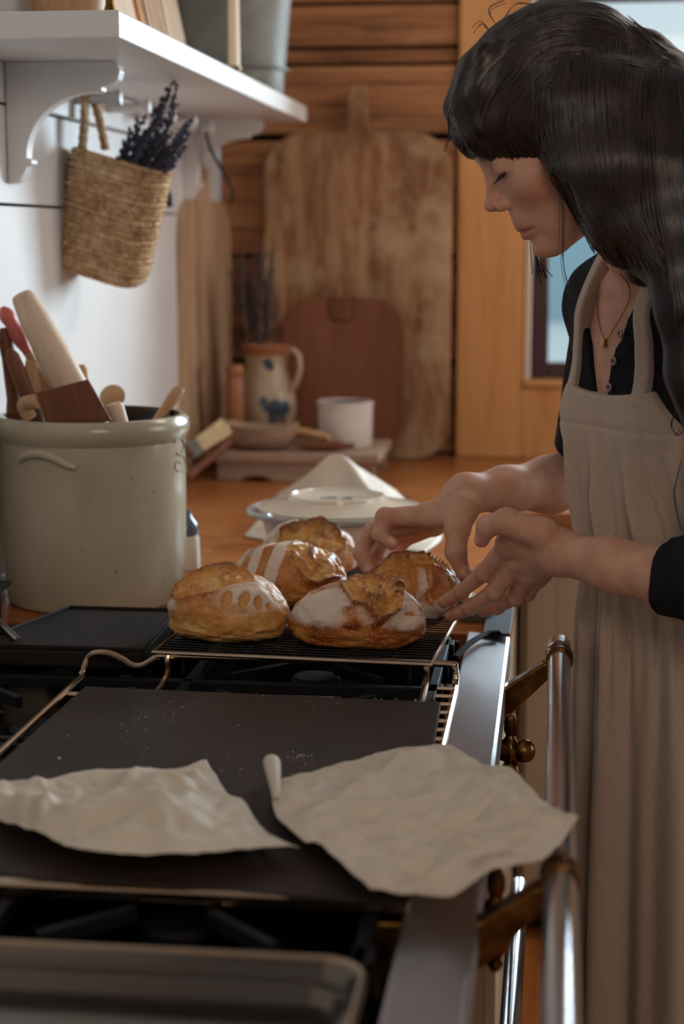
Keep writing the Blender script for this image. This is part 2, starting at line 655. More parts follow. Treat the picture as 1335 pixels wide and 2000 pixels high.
flr = struct(MB().box((WX - .1, FY - .1, -0.06), (RX + .1, BY + .1, -0.012)).build('floor', M['gap'], smooth=False))
for i in range(13):
    x0 = -0.9 + i * 0.28
    MB().box((x0 + .0015, FY, -0.012), (x0 + .2785, BY, 0.0)).build('plank', M['floor'], flr, smooth=False, bevel=0.0015)
struct(MB().box((WX - .1, FY - .1, CEIL), (RX + .1, BY + .1, CEIL + .05)).build('ceiling', M['wall_white'], smooth=False))
wl = struct(MB().box((WX - .1, FY, 0), (WX - .022, BY + .02, CEIL)).build('wall_left', M['gap'], smooth=False))
zs = [0, 0.45, 0.95, 1.517, 1.668, 1.86, 2.06, 2.26, CEIL]
for a, b in zip(zs[:-1], zs[1:]):
    MB().box((WX - .022, FY, a + .0022), (WX, BY, b - .0022)).build('shiplap_board', M['wall_white'], wl, smooth=False, bevel=0.0012)

# window opening in the back wall
W0, W1, WZ0, WZ1 = -0.062, 1.12, 1.115, 2.06
wb = struct(MB().box((WX, BY + .022, 0), (W0 - .01, BY + .12, CEIL)).box((W1 + .01, BY + .022, 0), (RX, BY + .12, CEIL))
            .box((W0 - .01, BY + .022, 0), (W1 + .01, BY + .12, WZ0 - .03)).box((W0 - .01, BY + .022, WZ1 + .03), (W1 + .01, BY + .12, CEIL))
            .build('wall_back', M['gap'], smooth=False))
pz = [0.0, 0.3, 0.62, 0.925, 1.156, 1.42, 1.715, 1.885, 1.925, 2.03, 2.22, CEIL]
for k, (a, b) in enumerate(zip(pz[:-1], pz[1:])):
    off = 0.004 * ((k * 7) % 5) / 5
    spans = [(WX, W0 - .012), (W1 + .012, RX)]
    if b < WZ0: spans = [(WX, RX)]
    for s0, s1 in spans:
        MB().box((s0, BY + off, a + .004), (s1, BY + .022, b - (.013 if abs(b - 1.715) < .01 else .004))).build('plank', M['plank'], wb, smooth=False, bevel=0.004)

# window casing, reveal and sash
tr1 = struct(MB().box((-0.243, BY - .022, CZ), (-0.079, BY - .0005, 2.3)).build('trim_1', M['casing'], smooth=False, bevel=0.003))
tr2 = struct(MB().box((-0.078, BY - .020, CZ), (1.3, BY - .0005, WZ0 - .018)).build('trim_2', M['casing'], smooth=False, bevel=0.002))
struct(MB().box((W1 + .013, BY - .022, WZ0), (W1 + .18, BY - .0005, 2.3)).build('trim_3', M['casing'], smooth=False, bevel=0.003))
struct(MB().box((-0.078, BY - .022, WZ1 + .005), (W1 + .012, BY - .0005, 2.3)).build('trim_4', M['casing'], smooth=False, bevel=0.003))
win = bpy.data.objects.new('window_1', None); COL.objects.link(win); win.location = (0.5, BY + .05, WZ0); struct(win)
MB().box((-0.078, BY - .03, WZ0 - .016), (W1 + .02, BY + .10, WZ0)).build('window_sill', M['casing'], win, smooth=False, bevel=0.003)
MB().box((W0 - .014, BY - .018, WZ0 + .001), (W0 - .001, BY + .10, WZ1 + .01)).build('jamb', M['pale_wood'], win, smooth=False, bevel=0.002)
MB().box((W1 + .001, BY - .018, WZ0 + .001), (W1 + .012, BY + .10, WZ1 + .01)).build('jamb', M['pale_wood'], win, smooth=False, bevel=0.002)
fy0, fy1 = BY + .035, BY + .075
for lo, hi in (((W0, fy0, WZ0 + .001), (W0 + .045, fy1, WZ1)), ((W1 - .045, fy0, WZ0 + .001), (W1, fy1, WZ1)),
               ((W0 + .045, fy0, WZ0 + .001), (W1 - .045, fy1, WZ0 + .04)), ((W0 + .045, fy0, WZ1 - .03), (W1 - .045, fy1, WZ1))):
    MB().box(lo, hi).build('window_frame', M['frame'], win, smooth=False, bevel=0.004)
MB().box((W0 + .04, BY + .052, WZ0 + .035), (W1 - .04, BY + .057, WZ1 - .025)).build('pane', M['pane'], win, smooth=False)
# garden outside: snowy ground seen low in the window
struct(MB().box((-30, BY + .6, 0.2), (30, BY + 60, 0.6)).build('snowy_ground', M['snow'], smooth=False))
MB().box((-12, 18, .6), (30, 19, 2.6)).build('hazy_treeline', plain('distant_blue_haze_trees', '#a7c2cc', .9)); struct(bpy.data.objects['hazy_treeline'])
# unseen walls that close the room
struct(MB().box((RX, FY, 0), (RX + .1, BY, CEIL)).build('wall_right', M['wall_white'], smooth=False))
struct(MB().box((WX, FY - .1, 0), (RX, FY, CEIL)).build('wall_rear', M['wall_white'], smooth=False))

# ================================================================== WORKTOP AND CABINETS
SY = 2.378                    # far end of the stove
top = thing('worktop', (-.3, 3.2, CZ), 'oiled orange-brown plank worktop running behind the stove and under the window', 'worktop')
xs = [WX + .002, -0.60, -0.36, -0.055]
for a, b in zip(xs[:-1], xs[1:]):
    MB().box((a + .0005, SY + .004, CZ - .04), (b - .0005, 3.47, CZ)).build('plank', M['counter'], top, smooth=False, bevel=0.0025)
ys = [3.472, 3.76, 4.06, BY - .025]
for a, b in zip(ys[:-1], ys[1:]):
    MB().box((WX + .002, a + .0005, CZ - .04), (1.6, b - .0005, CZ)).build('plank', M['counter'], top, smooth=False, bevel=0.0025)
cab = thing('base_cabinet', (.6, 3.8, 0), 'cream painted base cabinet with panelled doors under the window worktop', 'cabinet')
MB().box((-0.06, 3.53, 0.09), (1.58, BY - .03, CZ - .041)).build('body', M['cabinet'], cab, smooth=False)
MB().box((-0.05, 3.58, 0.0), (1.57, BY - .05, 0.09)).build('toe_kick', M['gap'], cab, smooth=False)
for k in range(4):
    x0 = -0.05 + k * 0.405
    d = MB().box((x0 + .003, 3.508, .10), (x0 + .06, 3.53, CZ - .05)).box((x0 + .342, 3.508, .10), (x0 + .399, 3.53, CZ - .05))
    d.box((x0 + .06, 3.508, .10), (x0 + .342, 3.53, .17)).box((x0 + .06, 3.508, CZ - .12), (x0 + .342, 3.53, CZ - .05)).box((x0 + .06, 3.522, .17), (x0 + .342, 3.53, CZ - .12))
    dd = d.build('door', M['cabinet'], cab, smooth=False, bevel=0.002)
    MB().lathe([(0, .508 + 3), (.006, 3.508), (.006, 3.495), (.013, 3.49), (.013, 3.482), (0, 3.478)], (x0 + .33, 0, .75), 16, 'Y').build('knob', M['brass'], dd)
cab2 = thing('base_cabinet', (-.45, 3.0, 0), 'cream base cabinet between the stove and the corner', 'cabinet')
MB().box((WX + .002, SY + .01, 0.0), (-0.085, 3.50, CZ - .041)).build('body', M['cabinet'], cab2, smooth=False)
for a, b in ((SY + .02, 2.93), (2.94, 3.48)):
    MB().box((-0.085, a, .10), (-0.068, b, CZ - .05)).build('door', M['cabinet'], cab2, smooth=False, bevel=0.003)

# ================================================================== STOVE
st = thing('range_stove', (-.45, 1.6, 0), 'long black range stove with brushed steel front edge and brass fittings', 'stove')
SN = 0.62
MB().box((WX + .01, SN, 0.09), (-0.15, SY, CZ - .075)).build('body', M['enamel'], st, smooth=False, bevel=0.004)
MB().box((WX + .05, SN + .03, 0.0), (-0.22, SY - .03, 0.09)).build('plinth', M['enamel'], st, smooth=False)
ov = MB().box((-0.15, 1.55, .16), (-0.13, SY - .04, .68)).build('oven_door', M['enamel'], st, smooth=False, bevel=0.004)
MB().box((-0.15, SN + .04, .16), (-0.13, 1.50, .68)).build('oven_door', M['enamel'], st, smooth=False, bevel=0.004)
MB().box((WX + .012, SN, CZ - .075), (-0.125, SY, CZ - .045)).build('cooktop', M['enamel'], st, smooth=False, bevel=0.004)
# steel front edge with rolled nose
pr = [(-0.113, -.07), (-0.113, .0032), (-0.111, .0040), (-0.059, -.0020), (-0.055, -.0035), (-0.053, -.010), (-0.053, -.034), (-0.058, -.040), (-.11, -.043)]
MB().prism([(a, b) for a, b in pr], SN, SY, ((0, 0, CZ), (1, 0, 0), (0, 0, 1), (0, 1, 0))).build('steel_edge', M['steel'], st, smooth=False)
MB().box((WX + .012, SY - .02, CZ - .06), (-0.125, SY, CZ - .006)).build('end_trim', M['enamel'], st, smooth=False, bevel=0.002)
# cast iron grates with side bars, fingers and notched feet
for gi, (g0, g1) in enumerate(((0.66, 1.22), (1.235, 1.785), (1.80, 2.35))):
    g = MB()
    zt, zb = CZ + .002, CZ - .012
    xl, xr = WX + .07, -0.135
    for x in (xl, (xl + xr) / 2, xr - .012):
        g.box((x, g0, zb), (x + .012, g1, zt))
    for y in (g0, (g0 + g1) / 2 - .006, g1 - .012):
        g.box((xl + .012, y, zb), (xr - .012, y + .012, zt))
    for cx in (xl + .17, xr - .17):
        for cy in (g0 + .14, g1 - .14):
            for q in range(4):
                a = q * pi / 2 + pi / 4
                Mx = Matrix.Translation((cx, cy, 0)) @ Matrix.Rotation(a, 4, 'Z')
                g.box((.045, -.005, zb), (.135, .005, zt), Mx)
    gr = g.build('grate', M['iron'], st, smooth=False, bevel=0.0015)
    for k in range(5):
        y = g0 + .03 + k * (g1 - g0 - .06) / 4
        ft = MB()
        ft.prism([(-.016, 0), (.016, 0), (.006, -.036), (-.006, -.036)], xr - .012, xr + .006, ((0, y, CZ + .002), (0, 1, 0), (0, 0, 1), (1, 0, 0)))
        ft.build('grate_foot', M['iron'], gr, smooth=False, bevel=0.001)
    for cx in (xl + .17, xr - .17):
        for cy in (g0 + .14, g1 - .14):
            b = MB().lathe([(0, .0), (.055, 0), (.058, .006), (.045, .011), (.03, .012), (0, .0125)], (cx, cy, CZ - .045), 28).build('burner', M['tray'], st)
            MB().lathe([(.0, .0), (.032, 0), (.033, .006), (.028, .010), (0, .011)], (cx, cy, CZ - .0325), 24).build('burner_cap', M['iron'], b)
# upper hand rail on brass brackets, lower oven rail
RXc, RZc = 0.0125, 0.95
rail = MB().tube([(RXc, y, RZc) for y in np.linspace(SN, 2.165, 12)], 0.0138, 28).build('hand_rail', M['rail_steel'], st)
MB().lathe([(0, 2.205), (.0125, 2.204), (.0150, 2.198), (.0150, 2.170), (.0158, 2.168), (.0158, 2.162), (.0139, 2.160)], (RXc, 0, RZc), 28, 'Y').build('rail_end', M['rail_steel'], rail)
for by in (2.13, 1.372):
    br = MB()
    o = np.array([0, by, 0.0])
    arm = [(-.14, .868), (-.052, .872), (-.020, .905), (RXc - .006, RZc - .018), (RXc + .008, RZc - .014), (RXc, RZc - .004), (-.006, RZc - .004), (-.03, .930), (-.056, .912), (-.14, .910)]
    br.prism(arm, -.012, .012, (o, (1, 0, 0), (0, 0, 1), (0, 1, 0)))
    b = br.build('rail_bracket', M['brass'], st, smooth=False, bevel=0.003)
    MB().lathe([(.0140, -.014), (.0165, -.014), (.0175, -.010), (.0165, -.006), (.0165, .006), (.0175, .010), (.0165, .014), (.0140, .014)], (RXc, by, RZc), 28, 'Y').build('rail_collar', M['brass'], b)
    MB().lathe([(0, 0), (.005, 0), (.0045, .004), (0, .005)], (-.030, by - .0, .905), 12, 'X').build('screw', M['brass'], b)
low = MB().tube([(-0.036, y, 0.575) for y in np.linspace(SN + .05, 2.33, 10)], 0.0125, 24).build('oven_rail', M['rail_steel'], st)
for y in (2.2, 1.7, .9):
    MB().tube([(-.135, y, .575), (-.045, y, .575)], .008, 14).build('rail_post', M['brass'], low)
# brass taps: a vertical turned spindle crossed by a ball-ended stem
for ky in (2.0, 1.49):
    c = np.array([-0.043, ky, 0.868])
    kn = MB().lathe([(0, -.07), (.014, -.07), (.014, -.05), (.009, -.045), (.009, -.02), (.012, -.012), (.016, 0), (.012, .004), (.011, .006), (.0135, .010), (.0145, .016), (.0125, .023), (.007, .028), (0, .029)], c, 22, 'X').build('tap', M['brass'], st)
    MB().lathe([(0, .044), (.006, .043), (.0085, .036), (.0085, .024), (.006, .019), (.007, .016), (.012, .010), (.012, -.008), (.007, -.014), (.009, -.017), (.0125, -.024), (.0125, -.030), (.008, -.037), (.006, -.040), (.008, -.046), (.004, -.052), (0, -.053)], c, 22, 'Z').build('tap_spindle', M['brass'], kn)
# ================================================================== SHELF, PEG RAIL AND WHAT HANGS THERE
SX, SZ = -0.585, 1.731
sh = thing('wall_shelf', (-.7, 3.2, SZ - .18), 'thick white wall shelf on scrolled brackets above the crock', 'shelf')
MB().box((WX + .001, 2.34, SZ), (SX, 4.115, SZ + .036)).build('shelf_board', M['shelf_white'], sh, smooth=False, bevel=0.002)


def bracket_outline():
    q = [(0, 0), (.168, 0), (.176, -.006), (.179, -.016), (.175, -.028), (.163, -.036), (.150, -.038), (.150, -.045), (.138, -.046)]
    for t in np.linspace(0, 1, 14):
        a = pi / 2 * t
        q.append((.138 - .108 * math.sin(a), -.046 - .098 * (1 - math.cos(a))))
    q += [(.038, -.146), (.038, -.153), (.030, -.156), (.026, -.166), (.018, -.178), (.006, -.182), (0, -.182)]
    return q


for y in (2.64, 3.93):
    MB().prism(bracket_outline(), 0, .032, ((WX + .001, y, SZ), (1, 0, 0), (0, 0, 1), (0, 1, 0))).build('bracket', M['shelf_white'], sh, smooth=True, bevel=0.0015, angle=30)
pg = thing('peg_rail', (WX, 3.4, 1.67), 'white peg rail mounted on the wall under the shelf', 'peg rail')
MB().box((WX + .001, 2.69, 1.668), (WX + .016, 3.92, 1.728)).build('rail_board', M['shelf_white'], pg, smooth=False, bevel=0.002)
pegs_y = [2.985, 3.20, 3.41, 3.62, 3.80, 3.90]
for y in pegs_y[:5]:
    MB().lathe([(.0105, 0), (.0088, .02), (.0085, .06), (.011, .066), (.0145, .071), (.0145, .077), (.012, .081), (0, .083)], (WX + .015, y, 1.702), 18, 'X').build('peg', M['shelf_white'], pg)

# ---- woven basket with a strap handle, hung on the first peg
def straw_mat():
    t = NT('woven_seagrass')
    c = t.coord((1, 1, 1))
    n = t.noise(c, 70, 4, 0.75)
    n2 = t.noise(c, 14, 3)
    col = t.ramp(t.math('ADD', t.math('MULTIPLY', n, .7), t.math('MULTIPLY', n2, .3)), [(0.3, lin('#7d5b3e')), (0.5, lin('#c09c76')), (0.66, lin('#e4cdac'))])
    t.set(Base_Color=col, Roughness=0.8, Specular_IOR_Level=0.2)
    t.bump(n, 0.9, 0.005)
    return t.m
M['straw'] = straw_mat()
bk = thing('hanging_basket', (-.77, 2.985, 1.32), 'woven straw basket with a looped handle hanging from the shelf pegs', 'basket')
YB = 2.985
bT0, bT1 = P(150, 285, YB), P(330, 338, YB)     # mouth corners
bB0, bB1 = P(112, 520, YB), P(276, 566, YB)
axc = ((bT0 + bT1) / 2, (bB0 + bB1) / 2)
Lb = np.linalg.norm(axc[0] - axc[1]); up_b = (axc[0] - axc[1]) / Lb
ex = (bT1 - bT0); wT = np.linalg.norm(ex) / 2; ex = ex / np.linalg.norm(ex); ex = ex - up_b * (ex @ up_b); ex /= np.linalg.norm(ex)
ey = np.cross(up_b, ex)
wB = np.linalg.norm(bB1 - bB0) / 2
rows = 25
Zn, An = rows * 8, 240
zz = np.linspace(0, 1, Zn + 1); aa = np.arange(An) * 2 * pi / An
G = np.zeros((An, Zn + 1, 3))
for j, z in enumerate(zz):
    zr = z * rows + .25 * math.sin(z * 40)
    ph = zr % 1
    row = int(zr)
    w = (wB + (wT - wB) * z) * (1 - 0.16 * max(0, (0.10 - z) / 0.10) ** 2)
    dep = 0.062
    braid = 0.5 + 0.5 * np.sin(aa * 46 + (row % 2) * pi + ph * 2.2)
    dd = 0.0026 * math.sin(pi * ph) ** 0.7 + 0.0034 * braid * math.sin(pi * ph)
    cx, sy = np.cos(aa), np.sin(aa)
    e = 2 / 2.6
    X = np.sign(cx) * np.abs(cx) ** e; Y = np.sign(sy) * np.abs(sy) ** e
    nz = 0.006 * (fbm(np.stack([cx * 14, sy * 14, np.full(An, z * 30)], 1), 3) - .5)
    tilt = 0.0
    G[:, j] = axc[1] + (Lb * z + 0.004 * np.sin(aa * 2))[:, None] * up_b + ((w + dd + nz) * X)[:, None] * ex + ((dep + dd + nz) * Y)[:, None] * ey
mb = MB().grid(G, True)
inner = axc[1] + up_b * .012
mb2 = G[:, -1]
base_c = G[:, 0].mean(0)
nb = mb.n
mb.add([base_c], []); mb.f.extend([((k + 1) % An * (Zn + 1), k * (Zn + 1), nb) for k in range(An)])
Gi = np.stack([G[:, -1], G[:, -1] * .94 + (G[:, -1].mean(0)) * .06, (G[:, 60] - G[:, 60].mean(0)) * .9 + G[:, 60].mean(0)], 1)
mb.grid(Gi, True)
mb.build('basket_body', M['straw'], bk)
# loop handle: two limbs rising from the left side of the mouth to the peg
for pts in ([P(160, 292, YB - .02), P(165, 240, YB - .015), P(166, 195, YB - .006), P(169, 172, YB)],
            [P(206, 292, YB + .02), P(196, 240, YB + .02), P(184, 195, YB + .012), P(169, 172, YB)]):
    pts = np.array(pts)
    t = np.linspace(0, 1, 30)
    cv = np.stack([np.interp(t, np.linspace(0, 1, 4), pts[:, k]) for k in range(3)], 1)
    hv = MB().tube(cv, 0.0140 + .0016 * np.sin(np.arange(30) * 1.9), 12, squash=.5)
    hv.build('handle', M['straw'], bk)

# ---- dried lavender bunches
M['lav'] = plain('dried_lavender_buds', '#3b3a4c', 0.85, nscale=60, namt=0.35)
M['lav2'] = plain('faded_dried_buds', '#5a4a4d', 0.9, nscale=60, namt=0.3)
M['stem'] = plain('dry_stems', '#5f5545', 0.85)


def sprig(parent, a, b, bend, bmat, buds=26, r=0.0045, frac=0.55):
    a, b = np.asarray(a), np.asarray(b)
    t = np.linspace(0, 1, 9)[:, None]
    pts = a + (b - a) * t + np.asarray(bend) * (4 * t * (1 - t))
    m = MB().tube(pts, 0.0011, 5)
    o = m.build('sprig', M['stem'], parent)
    m = MB()
    octa = np.array([(1, 0, 0), (0, 1, 0), (-1, 0, 0), (0, -1, 0), (0, 0, 1.5), (0, 0, -1.2)], float)
    of = [(0, 1, 4), (1, 2, 4), (2, 3, 4), (3, 0, 4), (1, 0, 5), (2, 1, 5), (3, 2, 5), (0, 3, 5)]
    for k in range(buds):
        u = 1 - frac + frac * (k / (buds - 1)) ** .9
        p = np.array([np.interp(u, t[:, 0], pts[:, c]) for c in range(3)])
        q = RNG.normal(0, 1, 3); q /= np.linalg.norm(q)
        s = r * RNG.uniform(.6, 1.1) * (1.1 - .5 * (u - 1 + frac) / frac)
        Rm = np.array(Matrix.Rotation(RNG.uniform(0, 6.3), 3, Vector(q)))
        m.add(p + q * s * .9 + (octa * s) @ Rm.T, of)
    m.build('buds', bmat, o, smooth=False)
    return o


lv = thing('lavender_bunch', axc[0] - up_b * .1, 'dark dried lavender bunch standing in the hanging straw basket', 'dried flowers')
root = axc[0] * .6 + axc[1] * .4
tips = [(352, 128, 0), (345, 165, .02), (330, 190, -.02), (318, 205, .02), (300, 215, -.02), (285, 228, .01), (268, 235, .03), (255, 250, -.02), (240, 272, .0), (375, 228, .0),
        (365, 240, .03), (360, 258, -.02), (372, 262, .02), (352, 275, .0), (340, 230, .03), (322, 232, -.03), (305, 242, .03), (290, 250, 0), (275, 268, -.03), (345, 205, -.03), (335, 262, .02), (260, 285, .02),
        (312, 262, .0), (330, 285, .03), (296, 275, .02), (350, 300, .01), (247, 300, .03), (318, 222, .04), (282, 256, .04), (364, 285, .03)]
for k, (x, y, dy) in enumerate(tips):
    b = P(x, y, YB - dy)
    base = axc[0] - up_b * .10 + ex * RNG.uniform(-.03, .05) + ey * RNG.uniform(-.03, .03)
    sprig(lv, base, b, ex * RNG.uniform(-.008, .008) + ey * RNG.uniform(-.01, .01), M['lav'], 44, 0.0058, .62)

# ---- iron hook and string on the far pegs
M['wire'] = plain('blackened_iron_wire', '#2b2522', 0.5, 0.5)
hk = MB()
hp = [P(418, 248, 3.80), P(408, 245, 3.80), P(402, 262, 3.80), P(410, 290, 3.80), P(428, 325, 3.80), P(445, 352, 3.80), P(456, 378, 3.80), P(452, 392, 3.80), P(446, 398, 3.80)]
tt = np.linspace(0, 1, 40)
hk.tube(np.stack([np.interp(tt, np.linspace(0, 1, len(hp)), np.array(hp)[:, k]) for k in range(3)], 1), .0035, 8)
tag(hk.build('iron_hook', M['wire']), 'long bent black iron hook hanging from a peg below the shelf', 'hook')
sg = MB()
for dx in (-5, 6):
    sg.tube([P(387, 240, 3.62), P(387 + dx, 275, 3.63), P(400, 352, 3.66)], .0013, 6)
tag(sg.build('hanging_string', M['stem']), 'thin brown string looped over a peg above the tall board', 'string')
bc = P(327, 385, 3.3)
m = MB().lathe([(0, .03), (.004, .028), (.005, .016), (.010, .006), (.013, -.012), (.013, -.018), (0, -.02)], bc, 16)
tag(m.tube([bc + [0, 0, .028], bc + [-.01, 0.02, .15], P(300, 212, 3.39)], .001, 5).build('iron_bell', M['wire']), 'small dark iron bell on a cord half hidden behind the basket', 'bell')

# ---- things standing on the shelf
ZS = SZ + .0365
pp = P(133, 8, 2.62)
bw = thing('wooden_bowl', (pp[0], pp[1], ZS), 'turned wooden bowl at the near end of the white shelf', 'bowl')
MB().lathe([(0, 0), (.040, 0), (.044, .004), (.046, .012), (.050, .020), (.056, .03), (.060, .06), (.056, .06), (.045, .02), (0, .014)], (pp[0], pp[1], ZS), 36).build('bowl_body', M['tan_wood'], bw)
MB().lathe([(.0465, .010), (.049, .013), (.0485, .017), (.0465, .018)], (pp[0], pp[1], ZS), 36).build('foot_ring', M['pale_wood'], bw)
bp = P(214, 6, 2.52); bp[2] = ZS
tag(MB().lathe([(0, 0), (.020, 0), (.022, .004), (.012, .010), (.006, .03), (.006, .08), (.012, .085), (.012, .10), (0, .10)], bp, 24).build('brass_candlestick', M['brass']), 'small brass candlestick standing beside the turned wooden bowl', 'candlestick')


def leaning(name, label, cat, xa, xb, py, y0, h, lean, thick, outer, inner, tall=.30, frame=True):
    """a framed board standing on the shelf, leaning on the left wall"""
    o = thing(name, (0, 0, 0), label, cat)
    return o


def panel_on_shelf(name, label, cat, X, y0, y1, h, lean, mats, border=0.0, thick=.014):
    o = thing(name, (X, (y0 + y1) / 2, ZS), label, cat)
    N = np.array([math.cos(lean), 0, math.sin(lean)]); B = np.array([-math.sin(lean), 0, math.cos(lean)])
    fr = (np.array([X, 0, ZS]), (0, 1, 0), B, N)
    if border:
        for q in (((y0, 0), (y0 + border, 0), (y0 + border, h), (y0, h)), ((y1 - border, 0), (y1, 0), (y1, h), (y1 - border, h)),
                  ((y0 + border, 0), (y1 - border, 0), (y1 - border, border), (y0 + border, border)), ((y0 + border, h - border), (y1 - border, h - border), (y1 - border, h), (y0 + border, h))):
            MB().prism(q, -thick, .004, fr).build('frame', mats[0], o, smooth=False, bevel=.002)
        MB().prism([(y0 + border, border), (y1 - border, border), (y1 - border, h - border), (y0 + border, h - border)], -thick, -.003, fr).build('picture', mats[1], o, smooth=False)
    else:
        MB().prism([(y0, 0), (y1, 0), (y1, h), (y0, h)], -thick, 0, fr).build('board', mats[0], o, smooth=False, bevel=.004)
        for k in range(5):
            MB().prism([(y0 + .012 + k * (y1 - y0 - .02) / 5, .02), (y0 + .012 + (k + .7) * (y1 - y0 - .02) / 5, .02), (y0 + .012 + (k + .7) * (y1 - y0 - .02) / 5, h - .02), (y0 + .012 + k * (y1 - y0 - .02) / 5, h - .02)], 0, .004, fr).build('carved_ridge', mats[1], o, smooth=False, bevel=.001)
    return o


panel_on_shelf('framed_picture', 'small picture in an orange wood frame leaning on the wall above the shelf', 'picture', -0.70, 2.72, 3.02, .30, .22, (M['casing'], M['pale_wood']), .018)
panel_on_shelf('carved_board', 'grey-brown carved board leaning on the shelf behind the candle', 'board', -0.70, 3.04, 3.24, .30, .2, (M['grey_wood'], M['pale_board']))
panel_on_shelf('linen_book', 'tall pale linen-covered board leaning on the shelf', 'board', -0.71, 3.26, 3.42, .28, .2, (M['white_crock'], M['pale_wood']))
# galvanised trough leaning at the end of the shelf
zt = thing('zinc_tub', (-.70, 3.83, ZS), 'grey galvanised zinc tub standing on the shelf behind the candle', 'tub')
MB().lathe([(0, 0), (.105, 0), (.108, .004), (.112, .05), (.121, .052), (.122, .056), (.113, .058), (.140, .36), (.146, .365), (.146, .372), (.138, .372), (.104, .01), (0, .008)], (-.700, 3.80, ZS), 48).build('tub_body', M['zinc'], zt)
M['wax'] = plain('ivory_wax', '#e6dcc4', 0.45, Subsurface_Weight=0.2)
cp = P(458, 118, 3.36); cp[2] = ZS
cn = thing('taper_candle', cp, 'ivory taper candle in a low brass holder on the shelf', 'candle')
cp = np.array([-0.640, 3.36, ZS])
cp[0] = P(457, 110, 3.36)[0]
MB().lathe([(0, 0), (.018, 0), (.019, .003), (.010, .006), (.009, .012), (.013, .014), (.013, .02), (.011, .021), (0, .018)], cp, 24).build('holder', M['brass'], cn)
MB().lathe([(0, .018), (.0105, .018), (.0095, .26), (.004, .27), (0, .27)], cp, 24).build('candle', M['wax'], cn)

# ================================================================== BOARDS, JUG AND RISER IN THE CORNER
def rounded(w, h, r, n=8, rb=None):
    rb = r if rb is None else rb
    q = []
    for cx, cy, a0, rr in ((w / 2 - rb, rb, -pi / 2, rb), (w / 2 - r, h - r, 0, r), (-w / 2 + r, h - r, pi / 2, r), (-w / 2 + rb, rb, pi, rb)):
        for k in range(n + 1):
            a = a0 + pi / 2 * k / n
            q.append((cx + rr * math.cos(a), cy + rr * math.sin(a)))
    return q


def board_outline(w, h, r, hw, hh, rb=.03):
    """rounded board with a handle on top"""
    q = []
    n = 8
    for cx, cy, a0, rr in ((w / 2 - rb, rb, -pi / 2, rb), (w / 2 - r, h - r, 0, r)):
        for k in range(n + 1):
            a = a0 + pi / 2 * k / n
            q.append((cx + rr * math.cos(a), cy + rr * math.sin(a)))
    q += [(hw / 2 + .012, h), (hw / 2, h + .012), (hw / 2, h + hh - .01), (hw / 2 - .01, h + hh), (-hw / 2 + .01, h + hh), (-hw / 2, h + hh - .01), (-hw / 2, h + .012), (-hw / 2 - .012, h)]
    for cx, cy, a0, rr in ((-w / 2 + r, h - r, pi / 2, r), (-w / 2 + rb, rb, pi, rb)):
        for k in range(n + 1):
            a = a0 + pi / 2 * k / n
            q.append((cx + rr * math.cos(a), cy + rr * math.sin(a)))
    return q


def lean_frame(base, A, lean):
    A = np.asarray(A, float); A /= np.linalg.norm(A)
    N0 = np.cross(A, (0, 0, 1.0))          # facing
    B = np.array([0, 0, 1]) * math.cos(lean) - N0 * math.sin(lean)
    N = np.cross(A, B)
    return (np.asarray(base, float), A, B, N)


# big worn bread board on the back wall
bl = P(515, 600, 4.30); brr = P(880, 600, 4.30)
bb = thing('bread_board', ((bl[0] + brr[0]) / 2, 4.30, CZ), 'very large worn bread board with a short handle leaning on the plank wall', 'board')
fr = lean_frame(((bl[0] + brr[0]) / 2, 4.265, CZ + .001), (1, 0, 0), .055)
wbd = brr[0] - bl[0]
MB().prism(board_outline(wbd, .80, .10, .050, .115, .09), -.022, 0, fr).build('board_slab', M['old_board'], bb, smooth=False, bevel=.006)
# reddish board in front, with an inset tab
bl = P(548, 700, 4.20); brr = P(790, 700, 4.20)
rbd = thing('reddish_board', ((bl[0] + brr[0]) / 2, 4.2, CZ), 'reddish-brown rounded board leaning in front of the large bread board', 'board')
fr = lean_frame(((bl[0] + brr[0]) / 2, 4.185, CZ + .03), (1, 0, 0), .06)
hb = P(670, 583, 4.17)[2] - CZ - .03
MB().prism(rounded(brr[0] - bl[0], hb, .075, 8, .085), -.018, 0, fr).build('board_slab', M['red_board'], rbd, smooth=False, bevel=.005)
MB().prism([(-.034, hb + .003), (-.034, hb - .035), (-.022, hb - .055), (.022, hb - .055), (.034, hb - .035), (.034, hb + .003)], -.016, .006, fr).build('hanging_tab', M['dark_wood'], rbd, smooth=False, bevel=.003)
MB().box((fr[0][0] - .1, 4.16, CZ + .0005), (fr[0][0] + .1, 4.19, CZ + .0295)).build('support_strip', M['dark_wood'], rbd, smooth=False, bevel=.002)
# tall narrow board in the corner
tb = thing('tall_board', (-.77, 3.95, CZ), 'tall narrow grey-brown board with a stub handle in the wall corner', 'board')
a0, a1 = np.array([-.832, 3.84, 0]), np.array([-.796, 4.29, 0])
fr = lean_frame(((a0[0] + a1[0]) / 2 - .003, (a0[1] + a1[1]) / 2, CZ + .001), (a1[0] - a0[0], a1[1] - a0[1], 0), .0)
wtb = math.hypot(a1[0] - a0[0], a1[1] - a0[1])
hz = P(400, 398, 3.95)[2] - CZ
MB().prism(board_outline(wtb, hz + .01, .10, .085, .075, .06), -.02, 0, fr).build('board_slab', M['pale_board'], tb, smooth=False, bevel=.006)

